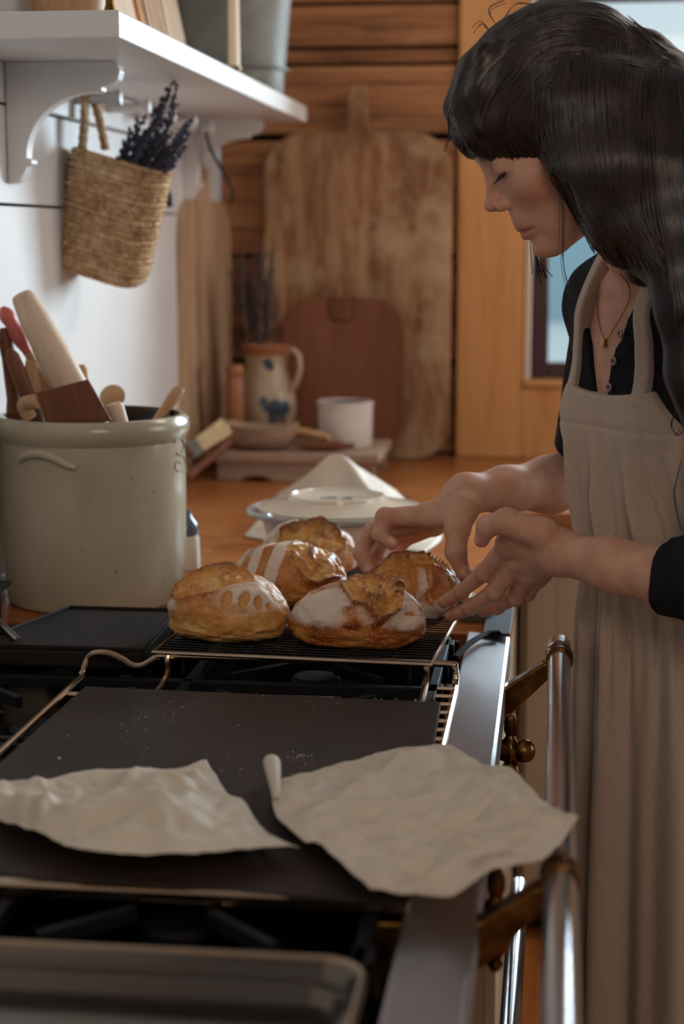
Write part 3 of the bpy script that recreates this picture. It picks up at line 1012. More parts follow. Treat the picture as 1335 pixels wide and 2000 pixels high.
# riser
rs = thing('wooden_riser', (-.58, 4.0, CZ), 'weathered wooden riser holding the jug and the small white crock', 'riser')
RZ = CZ + .066
rX0, rX1, rY0, rY1 = -0.775, -0.385, 3.84, 4.15
MB().box((rX0, rY0, RZ - .022), (rX1, rY1, RZ)).build('riser_top', M['grey_wood'], rs, smooth=False, bevel=.005)
for y0 in (rY0 + .012, rY1 - .034):
    q = [(rX0 + .02, 0), (rX0 + .07, 0)] + [(rX0 + .07 + .08 * k / 8 * 1.0, .012 * math.sin(pi * k / 8)) for k in range(1, 8)] + [(rX0 + .15, 0), (rX1 - .12, 0)] + \
        [(rX1 - .12 + .07 * k / 8, .012 * math.sin(pi * k / 8)) for k in range(1, 8)] + [(rX1 - .05, 0), (rX1 - .012, 0), (rX1 - .012, .044), (rX0 + .02, .044)]
    MB().prism(q, 0, .022, ((0, y0, CZ + .0005), (1, 0, 0), (0, 0, 1), (0, 1, 0))).build('riser_leg', M['grey_wood'], rs, smooth=False, bevel=.002)

# jug with cobalt animal, handle and dried stems
jc = P(520, 840, 4.07); jr = .072
jc[2] = RZ + .0005
jg = thing('stoneware_jug', jc, 'grey-tan stoneware jug with a cobalt blue animal painted on its belly', 'jug')
jp = [(0, 0), (.052, 0), (.055, .004), (.060, .02), (.070, .06), (.072, .085), (.069, .11), (.058, .145), (.050, .165), (.048, .185), (.050, .205), (.056, .222), (.058, .226), (.055, .229), (.051, .222), (.045, .19), (.05, .15), (.06, .08), (.045, .01), (0, .008)]
jpi = np.array(jp)
MB().lathe(jp, jc, 48).build('jug_body', M['jug'], jg)
MB().lathe([(.0485, .2045), (.0535, .208), (.0565, .218), (.0595, .2265), (.0570, .2305), (.052, .226)], jc, 48).build('rim_band', M['brown_glaze'], jg)
tq = np.linspace(0, 1, 20)
hpx = np.array([(.050, .205), (.072, .222), (.090, .205), (.092, .175), (.083, .145), (.066, .118)])
hcv = np.stack([np.interp(tq, np.linspace(0, 1, 6), hpx[:, k]) for k in range(2)], 1)
hd = np.array([.94, -.34, 0])
MB().tube([jc + hd * a + np.array([0, 0, b]) for a, b in hcv], .0085, 12, squash=.7).build('jug_handle', M['jug'], jg)


def on_lathe(poly, prof, c, off=.0008, sub=6):
    """polygon in (angle*radius metres from camera-facing azimuth, height) -> patch on the lathed surface"""
    prof = np.array(prof)
    k = int(np.argmax(prof[:, 1])) + 1
    pr, ph = prof[:k, 0], prof[:k, 1]
    out = []
    for a, z in poly:
        r = np.interp(z, ph, pr) + off
        ang = -pi / 2 + a / .07
        out.append((c[0] + r * math.cos(ang), c[1] + r * math.sin(ang), c[2] + z))
    return out


def blob(m, cx, cz, rx, rz, prof, c, rot=0, n=18):
    pts = [(cx, cz)] + [(cx + s * (rx * math.cos(a) * math.cos(rot) - rz * math.sin(a) * math.sin(rot)), cz + s * (rx * math.cos(a) * math.sin(rot) + rz * math.sin(a) * math.cos(rot))) for s in (.5, 1) for a in np.arange(n) * 2 * pi / n]
    v = on_lathe(pts, prof, c)
    f = [(0, 1 + k, 1 + (k + 1) % n) for k in range(n)] + [(1 + k, 1 + n + k, 1 + n + (k + 1) % n, 1 + (k + 1) % n) for k in range(n)]
    m.add(v, f)


m = MB()
for a in ((.050, .085, .028, .020, 0), (.028, .090, .016, .012, .5), (.014, .098, .010, .008, 0), (.012, .108, .006, .003, .9), (.020, .108, .006, .003, -.9), (.033, .060, .006, .026, .15), (.047, .058, .005, .026, 0), (.064, .060, .006, .026, -.1), (.076, .085, .006, .016, .3),
          (.048, .030, .040, .006, .05), (.018, .034, .018, .005, -.1)):
    blob(m, a[0] - .01, a[1], a[2], a[3], jp, jc, a[4])
m.build('painted_animal', M['cobalt'], jg)
m = MB()
for a in ((.02, .186, .015, .013, 0), (.03, .178, .010, .008, .4), (.008, .192, .008, .006, 0)):
    blob(m, a[0], a[1], a[2], a[3], jp, jc, a[4])
m.build('shoulder_mark', M['cobalt'], jg)
ds = thing('dried_stem_bunch', jc + [0, 0, .1], 'faded brown dried flower stems standing in the stoneware jug', 'dried flowers')
for k in range(26):
    px = 452 + 84 * (k + .5) / 26 + RNG.uniform(-8, 8)
    b = P(px, RNG.uniform(468, 560), 4.05 + RNG.uniform(-.04, .03))
    sprig(ds, jc + [RNG.uniform(-.03, .03), RNG.uniform(-.03, .03), .14], b, (RNG.uniform(-.01, .01), 0, 0), M['lav2'], 26, .0055, .5)
# brown clay cylinder beside the jug
cb = P(459, 838, 3.97); cb[2] = RZ + .0005
tag(MB().lathe([(0, 0), (.020, 0), (.0215, .004), (.0215, .150), (.0195, .156), (.0195, .164), (.0215, .168), (.0215, .182), (.018, .188), (.012, .188), (.012, .17), (0, .17)], cb, 28).build('clay_bottle', M['brown_glaze']), 'slim reddish-brown clay bottle standing beside the stoneware jug', 'bottle')
# little white crock
wc = P(674, 866, 4.00); wc[2] = RZ + .0005
w = thing('small_crock', wc, 'small off-white straight-sided crock on the wooden riser', 'crock')
MB().lathe([(0, 0), (.059, 0), (.062, .004), (.0635, .05), (.064, .095), (.0655, .097), (.0655, .103), (.062, .105), (.060, .10), (.058, .012), (0, .01)], wc, 40).build('crock_body', M['white_crock'], w)
MB().lathe([(0, .098), (.0585, .098), (.0595, .1005), (0, .1015)], wc, 40).build('dark_contents', M['gap'], w)
# dough bowl / scoop lying on the riser
sc_ = P(512, 872, 3.91); sc_[2] = RZ + .0005
sp = thing('wooden_scoop', sc_, 'long pale wooden dough scoop with a curved handle lying on the riser', 'scoop')


def hull_bowl(c, L, W, H, ang, thick=.006, n=40, rows=8):
    G = []
    ca, sa = math.cos(ang), math.sin(ang)
    prof = [(0.0, 0.0)] + [(math.sin(t) ** .6, 1 - math.cos(t)) for t in np.linspace(.15, pi / 2, rows)] + [(1.0, 1.08), (.95, 1.10), (.9, 1.0)] + [(.88 * math.sin(t) ** .6, .12 + .88 * (1 - math.cos(t))) for t in np.linspace(pi / 2, .15, rows)] + [(0, .12)]
    for k in range(n):
        a = 2 * pi * k / n
        r = []
        for q, z in prof:
            x, y = q * L * math.cos(a), q * W * math.sin(a)
            zz = z * H + .012 * (x / L) ** 2 * min(z, 1)
            r.append((c[0] + ca * x - sa * y, c[1] + sa * x + ca * y, c[2] + zz))
        G.append(r)
    return np.array(G)


MB().grid(hull_bowl(sc_, .085, .055, .048, -.06), True).build('scoop_bowl', M['grey_wood'], sp)
hp = np.array([P(540, 848, 3.91), P(590, 842, 3.90), P(635, 852, 3.90), P(662, 880, 3.90)])
hcv = np.stack([np.interp(tq, np.linspace(0, 1, 4), hp[:, k]) for k in range(3)], 1)
MB().tube(hcv, np.linspace(.013, .008, 20), 14, squash=.8).build('scoop_handle', M['tan_wood'], sp)
rd = MB()
r0, r1 = P(585, 884, 3.885), P(692, 882, 3.90)
r0[2] = r1[2] = RZ + .013
rd.tube([r0 + (r1 - r0) * t for t in np.linspace(0, 1, 12)], [.006, .010, .0125, .0125, .0125, .0125, .0125, .0125, .011, .007, .006, .005], 16)
tag(rd.build('wooden_pestle', M['dark_wood']), 'short reddish-brown wooden pestle lying in front of the small white crock', 'pestle')
# pastry brush leaning between crock and riser
M['bristle'] = plain('pale_brush_bristles', '#d3bd93', 0.8, nscale=150, namt=.3, bump=.5, bscale=400)
bs = thing('pastry_brush', (-.74, 3.75, CZ), 'flat pastry brush with pale bristles leaning on the riser beside the crock', 'brush')
b0, b1, b2 = P(330, 905, 3.70), P(385, 872, 3.74), P(442, 832, 3.78)
dz_ = np.array([0, 0, 1.0])
axb = (b2 - b1) / np.linalg.norm(b2 - b1); sdb = np.cross(axb, (0, 1, 0)); sdb /= np.linalg.norm(sdb); nb_ = np.cross(axb, sdb)
MB().prism([(0, -.017), (np.linalg.norm(b2 - b1), -.021), (np.linalg.norm(b2 - b1) + .003, .0), (np.linalg.norm(b2 - b1), .021), (0, .017)], -.009, .009, (b1, axb, sdb, nb_)).build('bristles', M['bristle'], bs, smooth=False, bevel=.003)
MB().prism([(-.022, -.019), (.006, -.019), (.006, .019), (-.022, .019)], -.0105, .0105, (b1, axb, sdb, nb_)).build('ferrule', M['zinc'], bs, smooth=False, bevel=.002)
axh = (b0 - b1) / np.linalg.norm(b0 - b1)
MB().tube([b1 + axh * t for t in np.linspace(.02, .14, 10)], [.016, .015, .012, .010, .009, .009, .010, .011, .010, .006], 14, squash=.6).build('brush_handle', M['dark_wood'], bs)
# short dark block under the brush
tag(MB().prism([(-.07, -.012), (.07, -.016), (.07, .012), (-.07, .014)], -.012, .012, (P(412, 893, 3.79), (P(440, 868, 3.82) - P(385, 915, 3.76)) / np.linalg.norm(P(440, 868, 3.82) - P(385, 915, 3.76)), (0, 1, 0), np.cross((P(440, 868, 3.82) - P(385, 915, 3.76)) / np.linalg.norm(P(440, 868, 3.82) - P(385, 915, 3.76)), (0, 1, 0)))).build('wooden_paddle', M['red_board'], smooth=False, bevel=.003), 'dark wooden paddle propped slantwise under the pastry brush', 'paddle')
# ================================================================== BIG CROCK AND ITS TOOLS
cc = P(189, 1190, 2.555)
ccx, ccy = float(cc[0]), 2.555
CR = .1405
crk = thing('stoneware_crock', (ccx, ccy, CZ), 'large grey-beige stoneware crock full of wooden tools beside the stove', 'crock')
CRP = [(0, 0), (.128, 0), (.133, .004), (.136, .02), (.1385, .10), (.1395, .20), (.1388, .238), (.1380, .247), (.1415, .252), (.1455, .260), (.1462, .268), (.1445, .278), (.139, .284), (.132, .284), (.128, .278), (.127, .24), (.126, .02), (0, .015)]
CO = np.array([ccx, ccy, CZ + .0005])
MB().lathe(CRP[:14], CO, 96).build('crock_body', M['stoneware'], crk)
MB().lathe(CRP[13:], CO, 64).build('dark_inside', M['stone_in'], crk)


def crock_pt(px, py, off=.001):
    """point of the crock wall met by the ray through a pixel (true surface point)"""
    d = ray(px, py); d = d / np.linalg.norm(d)
    R_ = .1390 + off
    o = CAM[:2] - CO[:2]
    a = d[0] ** 2 + d[1] ** 2; b = 2 * (o @ d[:2]); c = o @ o - R_ * R_
    disc = max(b * b - 4 * a * c, 0)
    t = (-b - math.sqrt(disc)) / (2 * a)
    return CAM + d * t


def spline(pts, n=40):
    pts = np.asarray(pts, float)
    m = len(pts)
    t = np.linspace(0, m - 1, n)
    out = []
    for u in t:
        i = min(int(u), m - 2); f = u - i
        p0, p1, p2, p3 = pts[max(i - 1, 0)], pts[i], pts[i + 1], pts[min(i + 2, m - 1)]
        out.append(.5 * ((2 * p1) + (-p0 + p2) * f + (2 * p0 - 5 * p1 + 4 * p2 - p3) * f * f + (-p0 + 3 * p1 - 3 * p2 + p3) * f ** 3))
    return np.array(out)


hpts = spline([crock_pt(36, 902), crock_pt(45, 892), crock_pt(70, 886), crock_pt(100, 892), crock_pt(130, 908), crock_pt(148, 914)], 30)
MB().tube(hpts, .0065 * np.sin(np.linspace(.25, pi - .25, 30)) ** .5 + .001, 12).build('lug_handle', M['stoneware'], crk)
for pts in ([(341, 866), (343, 857), (352, 855), (358, 863), (357, 878), (350, 890), (344, 884)], [(350, 888), (358, 892), (361, 905), (356, 918), (347, 921), (341, 912), (345, 902), (352, 905)], [(357, 863), (361, 872), (364, 888)]):
    MB().tube(spline([crock_pt(x, y, .0002) for x, y in pts], 28), .0009, 6).build('stamped_numeral', M['stamp'], crk)

rimz = CZ + .284


def tool_dir(a, b):
    v = b - a
    return v / np.linalg.norm(v)


def stick(name, label, cat, mat, top_, bot, prof, n=20, squash=None, part='shaft'):
    """turned tool from bot (inside the crock) to top; prof = list of (t, radius)"""
    o = thing(name, bot, label, cat)
    t = np.array([p_[0] for p_ in prof]); r = [p_[1] for p_ in prof]
    MB().tube([bot + (top_ - bot) * u for u in t], r, n, squash=squash).build(part, mat, o)
    return o


def down_in(top_, rim_pt, z=CZ + .03):
    """continue the line top->rim point to the crock floor"""
    d = rim_pt - top_
    return rim_pt + d * ((z - rim_pt[2]) / d[2]) if d[2] < -1e-3 else rim_pt


# pale rolling pin
rt, rr_ = P(40, 572, 2.50), P(130, 742, 2.505)
bt = rr_ + (rr_ - rt) * .75
rp = stick('rolling_pin', 'thick pale wooden rolling pin sticking out of the crock', 'rolling pin', M['pale_wood'], rt, bt, [(0, .02), (.05, .026), (.6, .0255), (.85, .0215), (.955, .0175), (.972, .0168), (.990, .0150), (1, .009)], 28)
e1 = rt + (rt - bt) / np.linalg.norm(rt - bt) * .0006
# dark bench scraper blade
q = [P(66, 768, 2.425), P(172, 741, 2.435), P(218, 822, 2.44), P(110, 845, 2.43)]
q = np.array(q); nn = np.cross(q[1] - q[0], q[3] - q[0]); nn /= np.linalg.norm(nn)
sb = thing('dough_scraper', q.mean(0), 'dark brown wooden dough scraper with a flat blade leaning in the crock', 'scraper')
MB().add(np.concatenate([q, q + nn * .006]), [(0, 1, 2, 3), (7, 6, 5, 4), (0, 4, 5, 1), (1, 5, 6, 2), (2, 6, 7, 3), (3, 7, 4, 0)]).build('blade', M['dark_wood'], sb, smooth=False, bevel=.0015)
gp = [P(92, 800, 2.428), P(70, 810, 2.415), P(55, 800, 2.41)]
MB().tube(spline([q[0] * .8 + q[3] * .2, P(48, 790, 2.44), P(58, 815, 2.45)], 12), .011, 14).build('grip', M['tan_wood'], sb)
# red-handled tool
rt2, rm2 = P(4, 600, 2.53), P(55, 690, 2.53)
M['red'] = plain('worn_red_paint', '#b5564c', 0.4, nscale=30, namt=.15)
rh = thing('red_handled_masher', rt2, 'kitchen tool with a worn red painted handle leaning in the crock', 'kitchen tool')
MB().tube([rt2 + (rm2 - rt2) * u for u in np.linspace(0, 1, 14)], [.004, .009, .0115, .012, .0105, .0098, .0105, .0118, .0122, .0118, .0105, .009, .0075, .007], 18).build('handle', M['red'], rh)
e2 = rm2 + (rm2 - rt2) * .9
MB().tube([rm2, e2], .007, 12).build('shank', M['tan_wood'], rh)
# wooden spoon handles and paddles
for nm, lb, mt, a, b, prof in (
        ('wooden_spoon', 'brown wooden spoon with a thick tapered handle at the near side of the crock', M['dark_wood'], P(18, 682, 2.46), P(60, 790, 2.47), [(0, .008), (.3, .0105), (.75, .0125), (.93, .0105), (1, .005)]),
        ('wooden_masher', 'stout dark wooden masher at the left rim of the crock', M['dark_wood'], P(8, 640, 2.54), P(30, 800, 2.54), [(0, .012), (.35, .014), (.45, .014), (.52, .011), (.8, .010), (.94, .013), (1, .006)]),
        ('honey_dipper', 'light wooden stick handle between the red handle and the rolling pin', M['tan_wood'], P(58, 700, 2.53), P(84, 790, 2.53), [(0, .008), (.5, .010), (.9, .012), (1, .006)]),
        ('wooden_spatula', 'tan wooden handle lying low over the scraper in the crock', M['tan_wood'], P(158, 712, 2.58), P(168, 790, 2.58), [(0, .007), (.6, .009), (.93, .010), (1, .005)]),
        ('muddler', 'short pinkish wooden muddler beside the dark scraper in the crock', M['pale_wood'], P(222, 788, 2.47), P(236, 838, 2.475), [(0, .012), (.5, .0135), (.93, .0135), (1, .011)]),
):
    stick(nm, lb, 'kitchen tool', mt, a, b + (b - a) * .8, prof, 18)
# round spoon bowl and flat handle at the far rim
s0 = P(220, 776, 2.66)
o = thing('round_spoon', s0, 'round tan wooden spoon bowl peeping over the far rim of the crock', 'spoon')
MB().lathe([(0, .004), (.014, .003), (.020, 0), (.0205, -.003), (.017, -.006), (0, -.009)], (0, 0, 0), 24, 'Y', Matrix.Translation(s0) @ Matrix.Rotation(-.5, 4, 'X')).build('spoon_bowl', M['tan_wood'], o)
MB().tube([s0 + [0, 0, -.015], s0 + [-.01, -.06, -.13]], .006, 10).build('handle', M['tan_wood'], o)
s1, s2 = P(352, 757, 2.665), P(318, 806, 2.63)
o = thing('flat_wooden_handle', s2, 'flat rounded brown handle standing against the far rim of the crock', 'kitchen tool')
s2b = s2 + (s2 - s1) * .6
MB().tube([s2b + (s1 - s2b) * u for u in (0, .5, .75, .9, .97, 1)], [.009, .011, .0125, .0125, .010, .004], 18, squash=.6).build('handle', M['tan_wood'], o)

# small blue and white vase half hidden behind the crock
vv = P(362, 1052, 2.80); vv[2] = CZ + .0005
vz = thing('bud_vase', vv, 'small white vase with blue shoulder half hidden behind the large crock', 'vase')
MB().lathe([(0, 0), (.022, 0), (.024, .003), (.023, .05), (.0215, .058)], vv, 28).build('vase_body', M['white_crock'], vz)
MB().lathe([(.0215, .058), (.0225, .065), (.020, .078), (.012, .088), (.010, .095), (.013, .098), (.010, .098), (0, .09)], vv, 28).build('vase_shoulder', plain('blue_grey_glaze', '#55606f', 0.15), vz)

# ================================================================== GLASS BOWL, PLATE, PARCHMENT BEHIND
gx, gy = float(P(656, 1000, 2.79)[0]), 2.80
gb = tag(MB().lathe([(0, 0), (.085, 0), (.092, .003), (.104, .02), (.121, .085), (.124, .094), (.146, .100), (.1485, .103), (.1485, .107), (.145, .109), (.124, .1045), (.118, .098), (.099, .025), (.088, .008), (0, .006)], (gx, gy, CZ + .0008), 72).build('glass_bowl', M['glass']),
         'wide-rimmed clear glass bowl covered by an upturned plate behind the loaves', 'bowl')
pl = thing('upturned_plate', (gx, gy, CZ + .105), 'cream china plate turned upside down as a lid on the glass bowl', 'plate')
PLP = [(.120, .108), (.1225, .1055), (.121, .1045), (.115, .106), (.085, .118), (.078, .122), (.0765, .1265), (.073, .1275), (.070, .1245), (.066, .1225), (0, .1225), (0, .118), (.068, .118), (.082, .1135), (.115, .104), (.120, .102)]
PLP = [(.128, .1100), (.1295, .1118), (.127, .1130), (.118, .1145), (.090, .1215), (.0805, .1255), (.079, .1305), (.0755, .1318), (.0725, .1285), (.069, .1265), (0, .1265), (0, .122), (.070, .122), (.085, .1165), (.117, .1105), (.128, .1100)]
MB().lathe(PLP, (gx, gy, CZ + .0), 72).build('plate_body', M['china'], pl)
st_ = MB()
for ax_, ay_, w_, h_ in ((-.012, -.008, .026, .006), (-.008, .002, .016, .004), (.018, -.010, .018, .005), (.020, .0, .012, .005)):
    st_.box((gx + ax_ - w_ / 2, gy + ay_ - h_ / 2, CZ + .1264), (gx + ax_ + w_ / 2, gy + ay_ + h_ / 2, CZ + .1268))
st_.build('maker_mark', M['stamp'], pl, smooth=False)


def sheet(name, label, corners, crumple, n=60, zf=None, edges=None, parent=None, mat=None, seed=0, z0=.0, fine=.35, cat='parchment'):
    """crumpled sheet: Coons patch between four edge polylines given as (px,py,z)"""
    def ed(pts):
        pts = np.array([PZ(x, y, z) for x, y, z in pts])
        t = np.concatenate([[0], np.cumsum(np.linalg.norm(np.diff(pts, axis=0), axis=1))]); t /= t[-1]
        sp_ = spline(pts, 120)
        tt_ = np.concatenate([[0], np.cumsum(np.linalg.norm(np.diff(sp_, axis=0), axis=1))]); tt_ /= tt_[-1]
        u = np.linspace(0, 1, n + 1)
        return np.stack([np.interp(u, tt_, sp_[:, k]) for k in range(3)], 1)
    top_, right, bot, left = [ed(e) for e in edges]      # top L->R, right T->B, bottom L->R, left T->B
    u = np.linspace(0, 1, n + 1)
    U, V = np.meshgrid(u, u, indexing='ij')
    U3, V3 = U[..., None], V[..., None]
    S = (1 - V3) * top_[:, None] + V3 * bot[:, None] + (1 - U3) * left[None] + U3 * right[None]
    S = S - ((1 - U3) * (1 - V3) * top_[0] + U3 * (1 - V3) * top_[-1] + (1 - U3) * V3 * bot[0] + U3 * V3 * bot[-1])
    q = S.reshape(-1, 3)
    d = fbm(np.stack([q[:, 0] * 16 + seed, q[:, 1] * 16, np.full(len(q), seed * 1.7)], 1), 4)
    rdg = 1 - np.abs(2 * fbm(np.stack([q[:, 0] * 26 + seed * 3, q[:, 1] * 22 + q[:, 0] * 9, np.full(len(q), seed + 3.3)], 1), 3) - 1) * 2.2
    e = np.minimum(np.minimum(U, 1 - U), np.minimum(V, 1 - V)).reshape(-1)
    mod = .35 + .65 * sstep(0, .15, e)
    cre = np.zeros(len(q))
    rg = np.random.default_rng(int(seed * 10) + 1)
    for _ in range(46):                                   # straight pressed creases
        c_ = q[rg.integers(len(q))]; an = rg.uniform(0, pi); ln = rg.uniform(.03, .11); sg_ = rg.choice([-1, 1]) * rg.uniform(.4, 1)
        dx_, dy_ = q[:, 0] - c_[0], q[:, 1] - c_[1]
        al_, pe_ = dx_ * math.cos(an) + dy_ * math.sin(an), -dx_ * math.sin(an) + dy_ * math.cos(an)
        cre += sg_ * np.clip(1 - np.abs(pe_) / .013, 0, 1) * np.clip(1 - (al_ / ln) ** 2, 0, 1)
    dz = crumple * ((d - .5) * 2.4 + fine * np.clip(rdg, 0, 1) + .75 * cre) * mod
    q[:, 2] += dz
    if zf is not None: q[:, 2] += zf(U.reshape(-1), V.reshape(-1))
    q[:, 2] = np.maximum(q[:, 2], z0)
    m_ = MB().grid(q.reshape(n + 1, n + 1, 3))
    o_ = m_.build(name, mat or M['parchment'], parent, angle=180, solid=.0004)
    if parent is None: tag(o_, label, cat)
    return o_


b0 = CZ + .001
sheet('parchment_sheet', 'crumpled parchment with a folded peak behind the glass bowl', None, .004, 50, None,
      [[(545, 962, b0 + .012), (590, 935, b0 + .06), (652, 886, b0 + .135), (700, 912, b0 + .11), (772, 958, b0 + .06)],
       [(772, 958, b0 + .06), (815, 1000, b0 + .03), (862, 1046, b0 + .003), (830, 1078, b0 + .003)],
       [(476, 1046, b0 + .003), (560, 1060, b0 + .002), (700, 1065, b0 + .002), (830, 1078, b0 + .003)],
       [(545, 962, b0 + .012), (520, 990, b0 + .010), (500, 1020, b0 + .006), (476, 1046, b0 + .003)]], seed=4, z0=b0)

# ================================================================== OVEN RACK WITH BAKING STEEL, GRIDDLE
BZ = .936                                  # top of the baking steel
rk = thing('oven_rack', (-.34, 1.7, CZ), 'chrome wire oven rack with a raised back bar lying across the stove', 'oven rack')
yb = 2.072
zl, zh = .9265, .953
lx, rx_ = -0.578, -0.113
L_ = [P(0, 1480, 1.0)]
path = [(lx, 1.375, zl), (lx, 1.7, zl), (lx, yb - .05, zl), (lx, yb - .012, zl + .004), (lx + .003, yb, zh - .010), (lx + .012, yb, zh), (lx + .030, yb, zh + .001), (lx + .048, yb, zh - .006), (lx + .060, yb, zh - .013), (lx + .074, yb, zh - .013), (lx + .092, yb, zh - .003), (lx + .105, yb, zh), (lx + .2, yb, zh), (lx + .35, yb, zh),
        (rx_ - .012, yb, zh), (rx_ - .002, yb, zh - .004), (rx_, yb, zh - .014), (rx_, yb - .006, zl + .004), (rx_, yb - .03, zl), (rx_, 1.7, zl), (rx_, 1.40, zl), (rx_ - .004, 1.375, zl), (rx_ - .02, 1.366, zl), (-.3, 1.366, zl), (lx + .02, 1.366, zl)]
MB().tube(spline(path, 260), .0043, 10).build('rack_frame', M['chrome'], rk)
for x in np.linspace(lx + .02, rx_ - .02, 19):
    MB().tube([(x, 1.366, zl - .001), (x, 1.7, zl - .001), (x, 2.0, zl - .001)], .0024, 8).build('wire', M['chrome'], rk)
for y in np.linspace(1.40, yb - .03, 19):
    MB().tube([(rx_ - .02, y, zl + .0028), (rx_ + .001, y, zl + .0028)], .0030, 8).build('wire_end', M['chrome'], rk)
MB().tube([(lx, 1.98, zl - .002), (-.3, 1.98, zl - .002), (rx_, 1.98, zl - .002)], .0036, 8).build('cross_bar', M['chrome'], rk)
for x in (lx + .107, rx_ - .036):
    MB().tube(spline([(x, yb, zh + .002), (x, yb - .003, zh - .006), (x, yb - .006, zl + .004), (x, yb - .05, zl - .002), (x, yb - .085, zl - .002)], 14), .0042, 10).build('upright', M['chrome'], rk)
# baking steel
bsq = np.array([PZ(166, 1340, BZ), PZ(861, 1371, BZ), PZ(797, 1762, BZ), (-.563, 1.372, BZ)])
bs_ = MB().prism([(p_[0], p_[1]) for p_ in bsq[::-1]], -.006, 0, ((0, 0, BZ), (1, 0, 0), (0, 1, 0), (0, 0, 1))).build('baking_steel', M['mat'], smooth=False, bevel=.0015)
tag(bs_, 'large dark rectangular baking steel lying on the chrome oven rack', 'baking steel')
fz = BZ + .0006
nb2 = MB().box((-.60, 1.348, zl - .004), (rx_ + .004, 1.362, zl + .008))
nb2.build('front_lip', M['chrome'], rk, smooth=False, bevel=.003)
# griddle
GZ = .958
gq = [PZ(135, 1182, GZ), PZ(360, 1184, GZ), (-.506, 2.088, GZ), (-.735, 2.088, GZ)]
gq[1] = np.array([-.515, gq[0][1], GZ])
gd = thing('iron_griddle', (-.62, 2.2, CZ), 'black iron griddle plate lying beside the loaves in front of the crock', 'griddle')
MB().prism([(p_[0], p_[1]) for p_ in gq[::-1]], -.030, -.004, ((0, 0, GZ), (1, 0, 0), (0, 1, 0), (0, 0, 1))).build('griddle_plate', M['griddle'], gd, smooth=False, bevel=.006, seg=3)
ctr = np.mean([p_[:2] for p_ in gq], 0)
rim = MB()
ou = np.array([p_[:2] for p_ in gq]); inn = ctr + (ou - ctr) * .965
for i in range(4):
    j = (i + 1) % 4
    v = [(*ou[i], GZ - .006), (*ou[j], GZ - .006), (*inn[j], GZ - .006), (*inn[i], GZ - .006), (*ou[i], GZ), (*ou[j], GZ), (*inn[j], GZ), (*inn[i], GZ)]
    rim.add(v, [(0, 1, 2, 3), (7, 6, 5, 4), (0, 4, 5, 1), (1, 5, 6, 2), (2, 6, 7, 3), (3, 7, 4, 0)])
rim.build('griddle_rim', M['griddle'], gd, smooth=False, bevel=.0015)
# steel pan edge with a handle bar at the far left of the stove
pn = thing('steel_pan', (-.80, 2.23, CZ), 'dark steel pan with a bright side bar cut off at the left frame edge', 'pan')
MB().prism([(-.82, 2.10), (-.745, 2.23), (-.752, 2.33), (-.825, 2.33)], 0, .006, ((0, 0, .985), (1, 0, 0), (0, 1, 0), (0, 0, 1))).build('pan_top', M['blue_iron'], pn, smooth=False, bevel=.002)
MB().prism([(-.815, 2.11), (-.758, 2.23), (-.765, 2.32), (-.82, 2.32)], CZ + .002 - .985, 0, ((0, 0, .985), (1, 0, 0), (0, 1, 0), (0, 0, 1))).build('pan_side', M['iron'], pn, smooth=False, bevel=.002)
MB().tube([PZ(-30, 1190, .965), PZ(36, 1254, .955)], .006, 10).build('side_bar', M['rail_steel'], pn)

# blued steel spatula resting on the steel edge, green tin behind it
sq = [PZ(952, 1180, CZ + .012), PZ(1004, 1178, CZ + .012), PZ(996, 1238, CZ + .008), PZ(942, 1236, CZ + .008)]
spt = thing('steel_spatula', np.mean(sq, 0), 'blued steel flat spatula lying over the far end of the steel edge', 'spatula')
ssq = np.array(sq); up_ = np.array([0, 0, .003])
MB().add(np.concatenate([ssq, ssq - up_]), [(3, 2, 1, 0), (4, 5, 6, 7), (0, 1, 5, 4), (1, 2, 6, 5), (2, 3, 7, 6), (3, 0, 4, 7)]).build('blade', M['blue_iron'], spt, smooth=False, bevel=.0012)
MB().tube(spline([PZ(972, 1236, CZ + .010), PZ(945, 1240, CZ + .012), PZ(915, 1258, CZ + .016), PZ(888, 1284, CZ + .014)], 16), [.007] * 4 + [.005] * 12, 12, squash=.6).build('handle', plain('matt_black_handle', '#0d0d0f', .85, spec=.08), spt)
gt = PZ(938, 1216, CZ); gtz = CZ + .0005
gtn = thing('green_tin', (gt[0], gt[1] + .03, gtz), 'small pale green tin with a light lid behind the loaf being lifted', 'tin')
MB().lathe([(0, 0), (.030, 0), (.031, .002), (.031, .022), (0, .022)], (gt[0] - .005, gt[1] + .03, gtz), 32).build('tin_body', plain('sage_green_paint', '#7d8c78', .4), gtn)
MB().lathe([(.0, .029), (.030, .029), (.032, .027), (.032, .0205), (.031, .0205)], (gt[0] - .005, gt[1] + .03, gtz), 32).build('tin_lid', plain('pale_lid', '#b9bda8', .4), gtn)

# ================================================================== COOLING RACK
CRZ = .957
ck = thing('cooling_rack', (-.33, 2.35, CZ), 'thin black wire cooling rack under the five loaves', 'cooling rack')
k0, k1 = PZ(838, 1306, CRZ), PZ(890, 1214, CRZ)
dirv = (k1 - k0); dirv /= np.linalg.norm(dirv)
perp = np.array([-dirv[1], dirv[0], 0.0])
DL, WL = .60, .348
k0 = k0 + np.array([0, .018, 0])
cor = [k0, k0 + dirv * DL, k0 + dirv * DL + perp * WL, k0 + perp * WL]
M['rackwire'] = plain('dark_coated_wire', '#2a2622', .35, .6)
MB().tube(np.array([c_ + (d_ - c_) * t for c_, d_ in zip(cor, cor[1:] + cor[:1]) for t in np.linspace(0, .95, 20)]), .0026, 8, closed=True).build('rack_frame', M['chrome'], ck)
for t in np.linspace(.012, DL - .012, 44):
    a = k0 + dirv * t
    MB().tube([a, a + perp * WL], .0011, 6).build('wire', M['rackwire'], ck)
